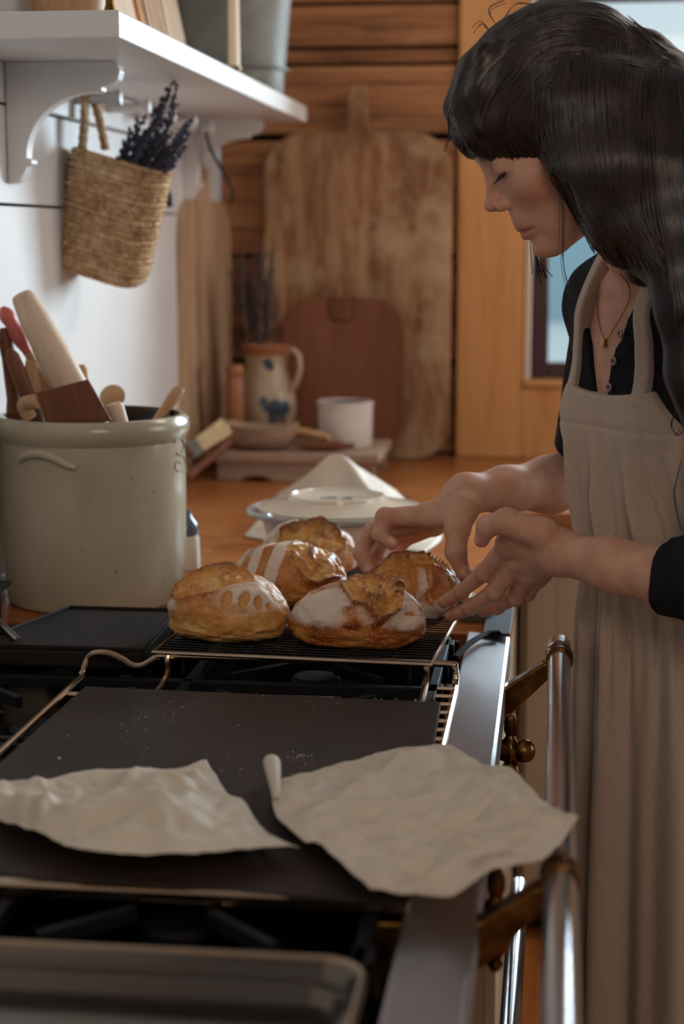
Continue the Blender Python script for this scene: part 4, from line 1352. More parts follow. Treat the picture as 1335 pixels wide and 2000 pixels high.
for t in np.linspace(.05, WL - .05, 5):
    a = k0 + perp * t + np.array([0, 0, -.0015])
    MB().tube([a, a + dirv * DL], .0014, 6).build('cross_wire', M['rackwire'], ck)
for a, b in ((.03, .03), (.03, WL - .03), (DL - .03, .03), (DL - .03, WL - .03)):
    p_ = k0 + dirv * a + perp * b
    MB().tube([p_ + [0, 0, -.001], (p_[0], p_[1], CZ + .0035)], .0025, 8).build('foot', M['rackwire'], ck)


# ================================================================== BREAD
def bread_mat():
    t = NT('sourdough_crust')
    at = t.n('ShaderNodeVertexColor'); at.layer_name = 'zones'
    sp_ = t.n('ShaderNodeSeparateColor'); t.l(at.outputs[0], sp_.inputs[0])
    cut, flour, bake = sp_.outputs[0], sp_.outputs[1], sp_.outputs[2]
    c = t.coord()
    n1 = t.noise(c, 26, 6, .65); n2 = t.noise(c, 70, 5, .7); n3 = t.noise(c, 260, 3, .7)
    crust = t.ramp(t.math('ADD', t.math('MULTIPLY', n1, .6), t.math('MULTIPLY', bake, .5)), [(.25, lin('#e0b478')), (.45, lin('#c98a45')), (.62, lin('#a45a22')), (.85, lin('#5a2a10'))])
    crumb = t.ramp(t.math('ADD', t.math('MULTIPLY', n1, .65), t.math('MULTIPLY', n2, .35)), [(.32, lin('#a3612a')), (.5, lin('#cf944c')), (.66, lin('#e2bb82'))])
    col = t.mix(cut, crust, crumb)
    f = t.math('ADD', t.math('ADD', t.math('MULTIPLY', n1, .35), t.math('MULTIPLY', n2, .40)), t.math('MULTIPLY', n3, .25))
    fm = t.math('SUBTRACT', t.math('MULTIPLY', flour, 1.5), t.math('MULTIPLY', f, 1.15))
    fl = t.ramp(t.math('ADD', fm, .35), [(.34, (0, 0, 0)), (.50, (.30, .30, .30)), (.74, (.78, .78, .78))])
    sm = t.n('ShaderNodeTexVoronoi'); sm.feature = 'F1'; sm.inputs['Scale'].default_value = 200; t.l(c, sm.inputs['Vector'])
    spk = t.ramp(sm.outputs['Distance'], [(.18, (.5, .5, .5)), (.34, (0, 0, 0))])
    col = t.mix(t.math('MULTIPLY', spk, .55), col, lin('#e8cfa4'))
    col = t.mix(fl, col, lin('#ddd0c0'))
    burn = t.ramp(t.math('MULTIPLY', bake, n2), [(.52, (0, 0, 0)), (.68, (1, 1, 1))])
    col = t.mix(t.math('MULTIPLY', burn, .75), col, lin('#3a1a0c'))
    t.set(Base_Color=col, Roughness=t.math('ADD', t.math('MULTIPLY', fl, .35), .42), Specular_IOR_Level=.35)
    t.bump(t.math('ADD', t.math('MULTIPLY', n2, .7), t.math('MULTIPLY', n3, .4)), .55, .0025)
    return t.m
M['bread'] = bread_mat()
_ico = None


def ico(sub=6):
    global _ico
    if _ico is None:
        bm = bmesh.new(); bmesh.ops.create_icosphere(bm, subdivisions=sub, radius=1)
        v = np.array([x.co[:] for x in bm.verts]); f = np.array([[q.index for q in x.verts] for x in bm.faces]); bm.free()
        _ico = (v / np.linalg.norm(v, axis=1)[:, None], f)
    return _ico


def loaf(label, center, size, Rm, splits, leaves, flour, seed, bake=.45, bands=(), patches=()):
    """base centre, (rx, ry, h); surface coordinates: u = -1..1 along the loaf, a = 0 front skirt, 1 top, 2 back
    splits: (u0, u1, a0, a1, slant, rough, lip_lo, lip_hi); leaves: (u, a, half length, half width, angle); bands: (u, half width, slant)"""
    nv, f = ico()
    n = nv.copy()
    rx, ry, h = size
    up_m = n[:, 2] > 0
    rho = np.sqrt(np.maximum(1 - n[:, 2] ** 2, 1e-9))
    sc = np.where(up_m, rho ** .90, rho ** .42) / rho
    u = n[:, 0] * sc; v = n[:, 1] * sc
    z = np.where(up_m, .34 * h + .66 * h * n[:, 2], .34 * h + .34 * h * np.sign(n[:, 2]) * np.abs(n[:, 2]) ** .8)
    a = np.arctan2(n[:, 2], -n[:, 1]) / (pi / 2)
    un = n[:, 0]
    p = np.stack([u * rx, v * ry, z], 1)
    nrm = np.stack([n[:, 0] / rx, n[:, 1] / ry, n[:, 2] / (.6 * h)], 1); nrm /= np.linalg.norm(nrm, axis=1)[:, None]
    top = sstep(-.02, .22, n[:, 2])
    big = fbm(n * 2.2 + seed, 3) - .5
    sm_ = fbm(n * 16 + seed, 4) - .5
    dis = .012 * big + .0018 * sm_
    cut = np.zeros(len(n))
    bk_ = np.full(len(n), bake) + .55 * big - .12 * (1 - sstep(.05, .4, z / h))
    fl = flour * (.8 + 1.3 * (fbm(n * 3.2 + seed * 2, 3) - .5)) * (.25 + .75 * sstep(-.25, .35, n[:, 2]))
    if len(bands):
        fb = np.zeros(len(n))
        for bu, bw, bs_ in bands:
            x = un - bu - bs_ * (a - .8)
            fb = np.maximum(fb, 1 - sstep(bw * .8, bw * 1.1, np.abs(x)))
        fl = np.where(top > .3, fl * .25 + (.45 + .5 * fbm(n * 8 + seed, 3)) * fb, fl)
        dis += .0022 * fb * top
    for (pu, pa, ru, ra, am) in patches:
        fl = np.clip(fl + am * np.exp(-((un - pu) / ru) ** 2 - ((a - pa) / ra) ** 2) * (.6 + .9 * fbm(n * 9 + seed, 3)), 0, 1)
    for (u0, u1, a0, a1, slant, rough, llo, lhi) in splits:
        um = (un - (u0 + u1) / 2) / ((u1 - u0) / 2)
        lowf = fbm(n * 3.1 + seed * 5, 2) - .5
        along = np.clip(1 - (um + .5 * lowf * rough) ** 2, 0, 1) ** .7
        mid, hw = (a0 + a1) / 2 + slant * um, (a1 - a0) / 2
        rag = fbm(np.stack([n[:, 0] * 7.5, n[:, 1] * 3.2, n[:, 2] * 3.2], 1) + seed * 3, 4)
        rag = .8 * rag + .2 * fbm(n * 15 + seed, 3)
        s_ = (a - mid + (.30 * lowf + .12 * (rag - .5)) * rough) / np.maximum(hw * along, .015)
        ins = sstep(-1.1, -.92, s_) * (1 - sstep(.92, 1.1, s_)) * (np.abs(um) < 1) * top
        dis += ins * (-.0055 + rough * .030 * (rag - .42) + .0035 * (1 - s_ * s_).clip(0, 1))
        lo_ = np.exp(-((s_ + 1.10) / .16) ** 2) * along * top * llo
        hi_ = np.exp(-((s_ - 1.10) / .16) ** 2) * along * top * lhi
        dis += (lo_ + hi_) * .0095 * (.6 + .8 * rag)
        cut = np.maximum(cut, ins * (1 - .75 * np.clip((rag - .52) * 6, 0, 1)))
        bk_ += .55 * (lo_ + hi_) + .75 * ins * np.clip((rag - .48) * 4, -.3, 1)
        fl = fl * (1 - ins) * (1 - .75 * np.clip(lo_ + hi_, 0, 1))
    for (lu, la_, ll, lw, ang) in leaves:
        du, dv = un - lu, (a - la_)
        p_ = (du * math.cos(ang) + dv * math.sin(ang)) / ll; q_ = (-du * math.sin(ang) + dv * math.cos(ang)) / lw
        e_ = np.abs(q_) - np.clip(1 - p_ ** 2, 0, 1)
        ins = (1 - sstep(-.30, .05, e_)) * (np.abs(p_) < 1) * top
        dis -= ins * .0042
        dis += np.exp(-((e_ - .16) / .16) ** 2) * (np.abs(p_) < 1.05) * top * .0022
        cut = np.maximum(cut, ins * .65)
        fl = fl * (1 - .95 * ins)
    p = p + nrm * dis[:, None]
    p[:, 2] = np.maximum(p[:, 2], 0)
    w_ = p @ np.asarray(Rm).T + np.asarray(center)
    zones = np.stack([np.clip(cut, 0, 1), np.clip(fl, 0, 1), np.clip(bk_, 0, 1)], 1)
    o = fast_obj('sourdough_loaf', w_, f, M['bread'], None, {'zones': zones})
    tag(o, label, 'bread', 'sourdough loaves on the cooling rack')
    return o


def rotz(a): return np.array([[math.cos(a), -math.sin(a), 0], [math.sin(a), math.cos(a), 0], [0, 0, 1]])


BZ0 = CRZ + .0012
ca_ = P(446, 1250, 2.165); ca_[2] = BZ0
loaf('golden loaf with leaf slashes and a long crest beside the black griddle', ca_, (.080, .064, .086), rotz(-.10), [(-.95, .45, .42, 1.0, .12, .6, .35, 1.0)],
     [(.17, .38, .17, .085, 1.35), (.43, .40, .17, .085, 1.5), (.64, .40, .15, .07, 1.7), (.80, .36, .12, .04, 1.8)], .34, 1.3, .30, (), [(.35, .45, .45, .26, .46), (-.85, .4, .2, .3, .5), (.6, .7, .4, .3, .4)])
cd_ = P(698, 1255, 2.150); cd_[2] = BZ0
loaf('floury dark-baked loaf with a ragged torn top in front, between golden loaf and rack corner', cd_, (.0865, .062, .078), rotz(.02), [(-.22, .66, .22, 1.20, -.10, 1.8, 1.0, 1.2)], [(.80, .45, .12, .05, .7), (.55, .38, .08, .03, .9)], .50, 5.1, .66, (), [(-.5, .5, .4, .4, .5), (.75, .35, .3, .4, .55)])
cb_ = P(562, 1170, 2.385); cb_[2] = BZ0
loaf('striped loaf with flour bands and one wide split in the middle of the rack', cb_, (.081, .064, .084), rotz(.06), [(.02, 1.05, .22, 1.3, .0, .7, .6, .5)],
     [], .30, 8.7, .55, [(-.80, .10, .30), (-.44, .11, .30), (-.06, .13, .30)])
ce_ = P(602, 1125, 2.60); ce_[2] = BZ0
loaf('farthest loaf with a lifted dark-edged crust flap beside the glass bowl', ce_, (.073, .060, .080), rotz(-.1), [(-.60, .98, .20, .70, .05, .6, .2, 1.9)], [], .70, 12.9, .5)
# the loaf being lifted: tipped up so that its top faces the camera
cL = P(800, 1152, 2.335)
Rt = np.array(Matrix.Rotation(-.10, 3, 'Y') @ Matrix.Rotation(math.radians(58), 3, 'X') @ Matrix.Rotation(.1, 3, 'Z'))
hh_ = .072
loaf('scored loaf tipped up between the two hands', cL - Rt @ np.array([0, 0, hh_ * .5]), (.066, .052, hh_), Rt, [(-.95, .95, 1.28, 1.62, -.05, .5, .3, 1.0)],
     [(-.5, 1.05, .26, .07, 1.5), (-.2, 1.08, .28, .07, 1.5), (.12, 1.08, .28, .07, 1.5), (.44, 1.05, .26, .07, 1.5), (-.3, .62, .2, .06, 1.2), (.05, .6, .2, .06, 1.4), (.4, .62, .2, .06, 1.7)], .30, 17.7, .55, (), [(0, .35, .9, .3, .6), (-.35, 1.0, .12, .2, .5), (.3, 1.0, .12, .2, .5)])

# lifted crust flaps (ears) as their own parts are kept thin and curled
# ================================================================== PARCHMENT IN FRONT, TRAY
z = BZ + .0008
sheet('parchment_sheet', 'crumpled used parchment lying alone on the dark baking steel, cut by the left frame edge', None, .0080, 100, lambda u, v: .012 * np.sin(u * 9 + v * 2) * v * (1 - v) * 2 + .016 * np.clip(1 - np.abs(v - .72 + .25 * (u - .5)) / .16, 0, 1) * np.clip(1 - ((u - .5) / .38) ** 2, 0, 1),
      [[(-40, 1534, z + .010), (80, 1527, z + .008), (160, 1508, z + .010), (330, 1500, z + .010), (402, 1486, z + .006)],
       [(402, 1486, z + .006), (438, 1540, z + .008), (472, 1556, z + .012), (520, 1618, z + .014), (585, 1660, z + .012)],
       [(-40, 1588, z + .015), (100, 1640, z + .022), (172, 1662, z + .026), (340, 1668, z + .026), (540, 1655, z + .016), (585, 1660, z + .012)],
       [(-40, 1534, z + .010), (-45, 1550, z + .02), (-44, 1570, z + .02), (-40, 1588, z + .015)]], seed=2, z0=z, fine=.7)
p2 = sheet('parchment_sheet', 'large crumpled parchment hanging over the steel edge and hand rail', None, .0085, 120, lambda u, v: .020 * np.clip(1 - np.abs(v - .45 + .35 * u) / .13, 0, 1) * np.clip(u * (1 - u) * 4, 0, 1) + .014 * np.clip(1 - np.abs(u - .62 - .2 * v) / .12, 0, 1) * np.clip(v * (1 - v) * 4, 0, 1) + .008 * np.sin(7 * u + 3 * v) * v * (1 - v) * 4 * .5,
      [[(530, 1552, z + .012), (552, 1526, z + .012), (640, 1500, z + .008), (780, 1463, z + .008), (880, 1456, z + .010)],
       [(880, 1456, z + .010), (945, 1500, z + .014), (1000, 1511, z + .022), (1060, 1568, z + .036), (1130, 1600, z + .044)],
       [(722, 1738, z + .020), (800, 1748, z + .016), (885, 1750, z + .012), (960, 1704, z + .030), (1060, 1678, z + .036), (1130, 1600, z + .044)],
       [(530, 1552, z + .012), (540, 1600, z + .012), (590, 1652, z + .012), (625, 1660, z + .016), (722, 1738, z + .020)]], seed=9, z0=z, fine=.7)
# its rolled corner
cr = []
c0, c1 = PZ(541, 1572, z + .012), PZ(530, 1498, z + .014)
for i in range(16):
    t = i / 15
    c_ = c0 + (c1 - c0) * t
    row = []
    r_ = .004 + .0055 * t
    for k in range(22):
        a = k / 21 * 1.65 * 2 * pi
        rr2 = r_ * (1 - .28 * k / 21)
        row.append(c_ + np.array([rr2 * math.cos(a), 0, rr2 * math.sin(a) + .004]))
    cr.append(row)
MB().grid(np.array(cr)).build('curled_corner', M['parchment'], p2, solid=.0004, angle=180)
# used aluminium tray at the very front
ty = thing('baking_tray', (-.45, 1.0, CZ), 'used aluminium baking tray with a rounded corner at the front of the stove', 'baking tray')
tx1 = float(PZ(694, 1990, .955)[0]); tyf = float(PZ(400, 1860, .955)[1])


def rr_outline(x0, x1, y0, y1, r, n=10):
    q = []
    for cx, cy, a0 in ((x1 - r, y0 + r, -pi / 2), (x1 - r, y1 - r, 0), (x0 + r, y1 - r, pi / 2), (x0 + r, y0 + r, pi)):
        for k in range(n + 1):
            a = a0 + pi / 2 * k / n
            q.append((cx + r * math.cos(a), cy + r * math.sin(a)))
    return q


loops = []
for ins, zz_, r in ((.000, .950, .034), (.000, .954, .034), (.003, .956, .032), (.006, .953, .030), (.009, .9405, .030), (.015, .9380, .028), (.019, .9275, .026), (.028, .9245, .022)):
    loops.append([(a, b, zz_) for a, b in rr_outline(-.78 + ins, tx1 - ins, .70 + ins, tyf - ins, r)])
Lp = np.array(loops).transpose(1, 0, 2)
m = MB().grid(Lp, True)
nL = Lp.shape[0]
m.f.append(tuple(k * 8 + 7 for k in range(nL)))
m.build('tray_body', M['tray'], ty, solid=.0012)
MB().tube([(a, b, .9555) for a, b in rr_outline(-.778, tx1 - .002, .702, tyf - .002, .033)], .0030, 8, closed=True).build('rolled_rim', M['chrome'], ty)
# bread crumbs and flour specks on the baking steel
m = MB()
octa_ = np.array([(1, 0, 0), (0, 1, 0), (-1, 0, 0), (0, -1, 0), (0, 0, .8), (0, 0, -.5)], float)
of_ = [(0, 1, 4), (1, 2, 4), (2, 3, 4), (3, 0, 4), (1, 0, 5), (2, 1, 5), (3, 2, 5), (0, 3, 5)]
for cx, cy, sx_, sy_, nn_ in ((585, 1478, 30, 14, 26), (300, 1398, 60, 30, 22), (470, 1510, 70, 14, 14), (620, 1380, 120, 30, 16), (120, 1486, 4, 2, 1), (250, 1440, 130, 50, 14)):
    for _ in range(nn_):
        c_ = PZ(cx + RNG.normal(0, sx_ * .6), cy + RNG.normal(0, sy_ * .6), BZ)
        s_ = RNG.uniform(.0003, .0010) if nn_ > 1 else .0022
        m.add(c_ + [0, 0, s_ * .5 + .0001] + octa_ * s_, of_)
cb2 = m.build('bread_crumbs', M['white_crock'], smooth=False)
tag(cb2, 'tiny pale crumbs and flour specks scattered on the dark baking steel', 'crumbs', kind='stuff')
# ================================================================== PERSON
def skin_mat():
    t = NT('skin')
    at = t.n('ShaderNodeVertexColor'); at.layer_name = 'tint'
    sp_ = t.n('ShaderNodeSeparateColor'); t.l(at.outputs[0], sp_.inputs[0])
    c = t.coord(rnd=False)
    n = t.noise(c, 40, 5)
    col = t.ramp(n, [(.35, lin('#bb8870')), (.65, lin('#c89a82'))])
    col = t.mix(t.math('MULTIPLY', sp_.outputs[0], .75), col, lin('#a4524a'))      # lips, cheeks, knuckles
    col = t.mix(sp_.outputs[1], col, lin('#d8a795'))                                # nails
    col = t.mix(sp_.outputs[2], col, lin('#3a2218'))                                # brow
    t.set(Base_Color=col, Roughness=.58, Specular_IOR_Level=.28, Subsurface_Weight=.15, Subsurface_Scale=.006)
    t.b.inputs['Subsurface Radius'].default_value = (1, .35, .2)
    t.bump(t.noise(c, 420, 3), .10, .0006)
    return t.m


def linen_mat():
    t = NT('oatmeal_linen')
    c = t.coord(rnd=False)
    n = t.noise(c, 500, 3, .6)
    col = t.ramp(n, [(.3, lin('#ab9786')), (.7, lin('#c2ae9c'))])
    w1 = t.n('ShaderNodeTexWave'); w1.inputs['Scale'].default_value = 260; w1.inputs['Distortion'].default_value = 1.2; w1.bands_direction = 'Z'; t.l(c, w1.inputs['Vector'])
    w2 = t.n('ShaderNodeTexWave'); w2.inputs['Scale'].default_value = 260; w2.inputs['Distortion'].default_value = 1.2; w2.bands_direction = 'X'; t.l(c, w2.inputs['Vector'])
    h = t.math('ADD', t.math('MULTIPLY', t.math('ADD', w1.outputs[1], w2.outputs[1]), .35), t.math('MULTIPLY', t.noise(t.coord((1, 1, .25), rnd=False), 45, 3), .6))
    t.set(Base_Color=col, Roughness=.85, Specular_IOR_Level=.15, Sheen_Weight=.15)
    t.bump(h, .25, .002)
    return t.m


M['skin'] = skin_mat()
M['linen'] = linen_mat()
M['shirt'] = plain('black_knit', '#15151a', .85, nscale=120, namt=.25, bump=.25, bscale=350, spec=.2)
M['button'] = plain('horn_button', '#7d7068', .35)


def hair_mat():
    t = NT('dark_brown_hair')
    c = t.coord(rnd=False)
    n = t.noise(c, 50, 4)
    col = t.ramp(n, [(.35, lin('#0f0a09')), (.7, lin('#231612'))])
    t.set(Base_Color=col, Roughness=.5, Specular_IOR_Level=.3)
    return t.m


M['hair'] = hair_mat()
M['strand'] = plain('brown_hair_strands', '#281a16', .32, nscale=35, namt=.6, spec=.5)
M['lash'] = plain('dark_lashes', '#17100d', .6)
M['gold'] = plain('fine_gold', '#b98d52', .25, 1.0)

person = thing('person', (.14, 2.17, 0), 'person in a black henley and linen apron lifting a loaf from the rack', 'person')

# ---- head frame
HY = 2.03
T = P(1100, 274, HY)
tiltp, yawh = math.radians(31), math.radians(9)
hf = np.array([-math.cos(tiltp) * math.cos(yawh), -math.cos(tiltp) * math.sin(yawh), -math.sin(tiltp)])
hl = np.array([math.sin(yawh), -math.cos(yawh), 0.0])
hu = np.cross(hf, hl)
HM = np.stack([hf, hl, hu])                       # world -> head local rows
HS = .583 / .59 * 1.0


def toH(p): return (p - T) @ HM.T / HS
def fromH(q): return T + (np.asarray(q, float) * HS) @ HM


def head_sdf(p):
    q = toH(p)
    qa = q.copy(); qa[:, 1] = np.abs(q[:, 1])
    d = s_ell(qa, (-.004, 0, .045), (.098, .073, .088))
    d = smin(d, s_ell(qa, (.040, 0, .045), (.054, .060, .050)), .02)
    d = smin(d, s_ell(qa, (.034, 0, -.028), (.060, .057, .078)), .02)
    d = smin(d, s_cone(qa, (.000, .050, -.052), (.066, .012, -.094), .017, .014), .022)
    d = smin(d, s_ell(qa, (.078, 0, -.092), (.016, .018, .014)), .014)
    d = smin(d, s_ell(qa, (.058, .040, -.018), (.024, .020, .022)), .018)      # cheek bones
    d = smin(d, s_cone(qa, (.082, .010, .032), (.066, .046, .030), .0105, .008), .012)   # brow ridge
    # eye sockets and lids
    d = smax(d, -s_ell(qa, (.096, .033, .012), (.018, .018, .011)), .010)
    d = smin(d, s_ell(qa, (.0735, .032, .011), (.0145, .0155, .0130)), .004)
    lid = np.linalg.norm(qa - np.array([.0735, .032, .011]), axis=1) - .0156
    d = np.where(qa[:, 2] > .0052, smin(d, lid, .003), d)
    # nose
    d = smin(d, s_cone(qa, (.086, 0, .022), (.1015, 0, -.014), .0068, .0075), .010)
    d = smin(d, s_ell(qa, (.1065, 0, -.0205), (.0105, .0090, .0085)), .008)
    d = smin(d, s_ell(qa, (.0965, .0120, -.0270), (.0105, .0068, .0074)), .0035)
    d = smax(d, -s_ell(qa, (.1000, .0062, -.0345), (.0060, .0036, .0042)), .003)
    # muzzle and lips
    d = smin(d, s_ell(qa, (.076, 0, -.058), (.0200, .026, .020)), .014)
    d = smin(d, s_cone(qa, (.0918, 0, -.0585), (.0800, .0215, -.0650), .0052, .0022), .005)
    d = smin(d, s_cone(qa, (.0905, 0, -.0715), (.0800, .0200, -.0660), .0062, .0026), .005)
    d = smax(d, -(s_cone(qa, (.1010, 0, -.0650), (.0830, .0240, -.0665), .0030, .0018)), .0035)
    d = smax(d, -s_ell(qa, (.098, 0, -.0825), (.0080, .016, .0045)), .008)
    # ear (under the hair)
    d = smin(d, s_ell(qa, (-.004, .072, .0), (.016, .007, .028)), .006)
    return d * HS


# ---- body frame
BO = np.array([.160, 2.250, 0.0])
bf = np.array([-.83, -.56, 0.0]); bf /= np.linalg.norm(bf)
bl_ = np.array([-bf[1], bf[0], 0.0])
bl_ = np.cross((0, 0, 1.0), bf)
BM = np.stack([bf, bl_, np.array([0, 0, 1.0])])


def toB(p): return (p - BO) @ BM.T
def fromB(q): return BO + np.asarray(q, float) @ BM


neck_a = fromH((-.020, 0, -.055)); neck_b = fromB((.030, 0, 1.425))
shL, shR = fromB((.03, .150, 1.385)), fromB((.02, -.128, 1.385))
elL, wrL = P(1440, 1160, 1.99), P(1086, 1078, 2.125)
elR, wrR = P(1140, 938, 2.50), P(908, 966, 2.335)


def torso_sdf(p):
    q = toB(p)
    q[:, 0] -= .040 * sstep(1.0, 1.4, q[:, 2])     # slight forward lean
    qa = q.copy(); qa[:, 1] = np.abs(q[:, 1])
    d = s_ell(qa, (-.005, 0, 1.27), (.085, .138, .17))
    d = smin(d, s_ell(qa, (.044, .062, 1.215), (.044, .052, .058)), .04)
    d = smin(d, s_cone(qa, (-.01, 0, 1.375), (-.012, .128, 1.375), .056, .044), .05)
    d = smin(d, s_cone(qa, (-.015, .105, 1.405), (-.02, .035, 1.455), .030, .036), .04)
    d = smin(d, s_ell(qa, (0, 0, 1.06), (.084, .115, .17)), .06)
    d = smin(d, s_ell(qa, (-.015, 0, .92), (.080, .112, .15)), .06)
    return d


def hand_points():
    H = {}
    H['L'] = dict(
        wrist=wrL,
        thumb=([P(1058, 1042, 2.11), P(988, 1019, 2.11), P(952, 1027, 2.12), P(940, 1054, 2.125)], [.0195, .0160, .0130, .0098]),
        index=([P(994, 1062, 2.145), P(945, 1118, 2.185), P(902, 1154, 2.215), P(866, 1177, 2.235)], [.0135, .0108, .0093, .0076]),
        middle=([P(1012, 1096, 2.155), P(966, 1155, 2.185), P(918, 1186, 2.215), P(880, 1204, 2.235)], [.0140, .0110, .0095, .0078]),
        ring=([P(1030, 1120, 2.165), P(1004, 1166, 2.20), P(970, 1186, 2.23), P(942, 1196, 2.25)], [.0135, .0103, .0090, .0074]),
        pinky=([P(1048, 1128, 2.185), P(1030, 1160, 2.215), P(1008, 1172, 2.24), P(990, 1178, 2.255)], [.0120, .0090, .0078, .0065]))
    H['R'] = dict(
        wrist=wrR,
        thumb=([P(905, 992, 2.305), P(893, 1032, 2.285), P(890, 1078, 2.275), P(903, 1116, 2.272)], [.0210, .0165, .0138, .0102]),
        index=([P(838, 1006, 2.33), P(752, 1010, 2.325), P(742, 1044, 2.315), P(764, 1062, 2.305)], [.0150, .0125, .0105, .0085]),
        middle=([P(838, 1014, 2.355), P(728, 1036, 2.36), P(704, 1080, 2.355), P(716, 1112, 2.345)], [.0150, .0118, .0100, .0082]),
        ring=([P(840, 1022, 2.38), P(752, 1050, 2.395), P(732, 1084, 2.39), P(742, 1106, 2.38)], [.0140, .0108, .0094, .0078]),
        pinky=([P(848, 1028, 2.40), P(788, 1056, 2.42), P(772, 1084, 2.42), P(780, 1100, 2.41)], [.0125, .0095, .0082, .0068]))
    return H


HP = hand_points()


def arm_hand_sdf(p, s):
    el, wr = (elL, wrL) if s == 'L' else (elR, wrR)
    sh_ = shL if s == 'L' else shR
    h = HP[s]
    m1 = el + (wr - el) * .30
    m2 = el + (wr - el) * .68
    d = s_chain(p, [sh_, el], [.040, .037], .02)
    d = smin(d, s_chain(p, [el, m1, m2, wr], [.037, .0375, .0295, .0255], .02), .02)
    palm = None
    for k, r0, r1 in (('index', .0195, .0155), ('middle', .0205, .016), ('ring', .0195, .0155), ('pinky', .0175, .0145)):
        e = s_cone(p, wr, h[k][0][0], r0, r1)
        palm = e if palm is None else smin(palm, e, .010)
    palm = smin(palm, s_cone(p, wr, h['thumb'][0][0], .022, h['thumb'][1][0]), .012)
    palm = smin(palm, s_cone(p, h['thumb'][0][0], h['index'][0][0], .0140, .0125), .012)
    palm = smin(palm, s_cone(p, np.array(h['thumb'][0][1]) * .75 + np.array(h['thumb'][0][0]) * .25, np.array(h['index'][0][0]), .0115, .0115), .010)
    palm = smin(palm, s_cone(p, (np.array(h['thumb'][0][0]) + np.array(h['thumb'][0][1])) / 2, h['index'][0][0], .0120, .0115), .012)
    d = smin(d, palm, .018)
    for k in ('thumb', 'index', 'middle', 'ring', 'pinky'):
        pts, rs = h[k]
        f_ = s_chain(p, pts, rs, .004)
        # knuckle swell
        for j in (1, 2):
            f_ = smin(f_, np.linalg.norm(p - pts[j], axis=1) - rs[j] * 1.06, .004)
        d = smin(d, f_, .0045)
    return d


def skin_sdf(p):
    d = head_sdf(p)
    nk = s_cone(p, neck_a, neck_b, .050, .056)
    d = smin(d, nk, .018)
    t_ = torso_sdf(p)
    # collar bones
    q = toB(p); qa = q.copy(); qa[:, 1] = np.abs(q[:, 1])
    cl = s_cone(qa, (.092, .020, 1.402), (.065, .115, 1.425), .007, .007)
    t_ = smin(t_, cl, .014)
    d = smin(d, t_, .03)
    for s in 'LR':
        d = smin(d, arm_hand_sdf(p, s), .006 if True else .02)
    lg = None
    for sd in (-1, 1):
        e = s_chain(p, [fromB((-.02, sd * .06, .92)), fromB((-.01, sd * .06, .48)), fromB((-.02, sd * .06, .09))], [.055, .045, .036], .03)
        e = smin(e, s_cone(p, fromB((-.02, sd * .08, .042)), fromB((.13, sd * .09, .032)), .040, .030), .03)
        lg = e if lg is None else np.minimum(lg, e)
    return smin(d, lg, .04)


# fine mesh for the visible head, neck, arms; coarser hidden body joined in the same object
def fine_fn(p): return skin_sdf(p)


lo_h = T - [.16, .15, .20]; hi_h = T + [.17, .15, .14]
parts_v, parts_f = [], []


def add_part(v, f):
    n0 = sum(len(a) for a in parts_v)
    parts_v.append(v); parts_f.append(f + n0)


def head_neck(p):
    return smin(head_sdf(p), smin(s_cone(p, neck_a, neck_b, .050, .056), smin(torso_sdf(p), s_cone(np.stack([toB(p)[:, 0], np.abs(toB(p)[:, 1]), toB(p)[:, 2]], 1), (.092, .020, 1.402), (.065, .115, 1.425), .007, .007), .014), .03), .018)


v, f = sdf_mesh(lambda p: smax(head_neck(p), 1.20 - p[:, 2], .002), (min(lo_h[0], -.16), 1.84, 1.19), (.36, 2.40, 1.80), .0023)
add_part(v, f)
for s in 'LR':
    allp = np.array([q for k in ('thumb', 'index', 'middle', 'ring', 'pinky') for q in HP[s][k][0]] + [elL if s == 'L' else elR, wrL if s == 'L' else wrR, shL if s == 'L' else shR])
    v, f = sdf_mesh(lambda p: arm_hand_sdf(p, s), allp.min(0) - .06, allp.max(0) + .06, .0021)
    add_part(v, f)


def lower(p):
    lg = None
    for sd in (-1, 1):
        e = s_chain(p, [fromB((-.02, sd * .06, .92)), fromB((-.01, sd * .06, .48)), fromB((-.02, sd * .06, .09))], [.055, .045, .036], .03)
        e = smin(e, s_cone(p, fromB((-.02, sd * .08, .042)), fromB((.13, sd * .09, .032)), .040, .030), .03)
        lg = e if lg is None else np.minimum(lg, e)
    return smax(smax(smin(torso_sdf(p), lg, .04), p[:, 2] - 1.24, .002), .001 - p[:, 2], .004)


v, f = sdf_mesh(lower, BO + [-.3, -.3, -.01], BO + [.3, .3, 1.3], .008)
add_part(v, f)
V_ = np.concatenate(parts_v); F_ = np.concatenate(parts_f)
q = toH(V_); qa = np.abs(q[:, 1])
near = (np.linalg.norm(q, axis=1) < .16)
lipc = np.exp(-(((q[:, 0] - .088) / .012) ** 2 + (qa / .019) ** 4 + ((q[:, 2] + .0655) / .0095) ** 4)) * near
cheek = .42 * np.exp(-(((q[:, 0] - .070) / .03) ** 2 + ((qa - .045) / .02) ** 2 + ((q[:, 2] + .028) / .022) ** 2)) * near
nosec = .30 * np.exp(-(((q[:, 0] - .108) / .014) ** 2 + (qa / .014) ** 2 + ((q[:, 2] + .024) / .012) ** 2)) * near
browc = .8 * np.exp(-(((qa - .034) / .019) ** 4 + ((q[:, 2] - .031 - .05 * (qa - .034)) / .0045) ** 2)) * (q[:, 0] > .05) * near
nail = np.zeros(len(V_)); knuck = np.zeros(len(V_))
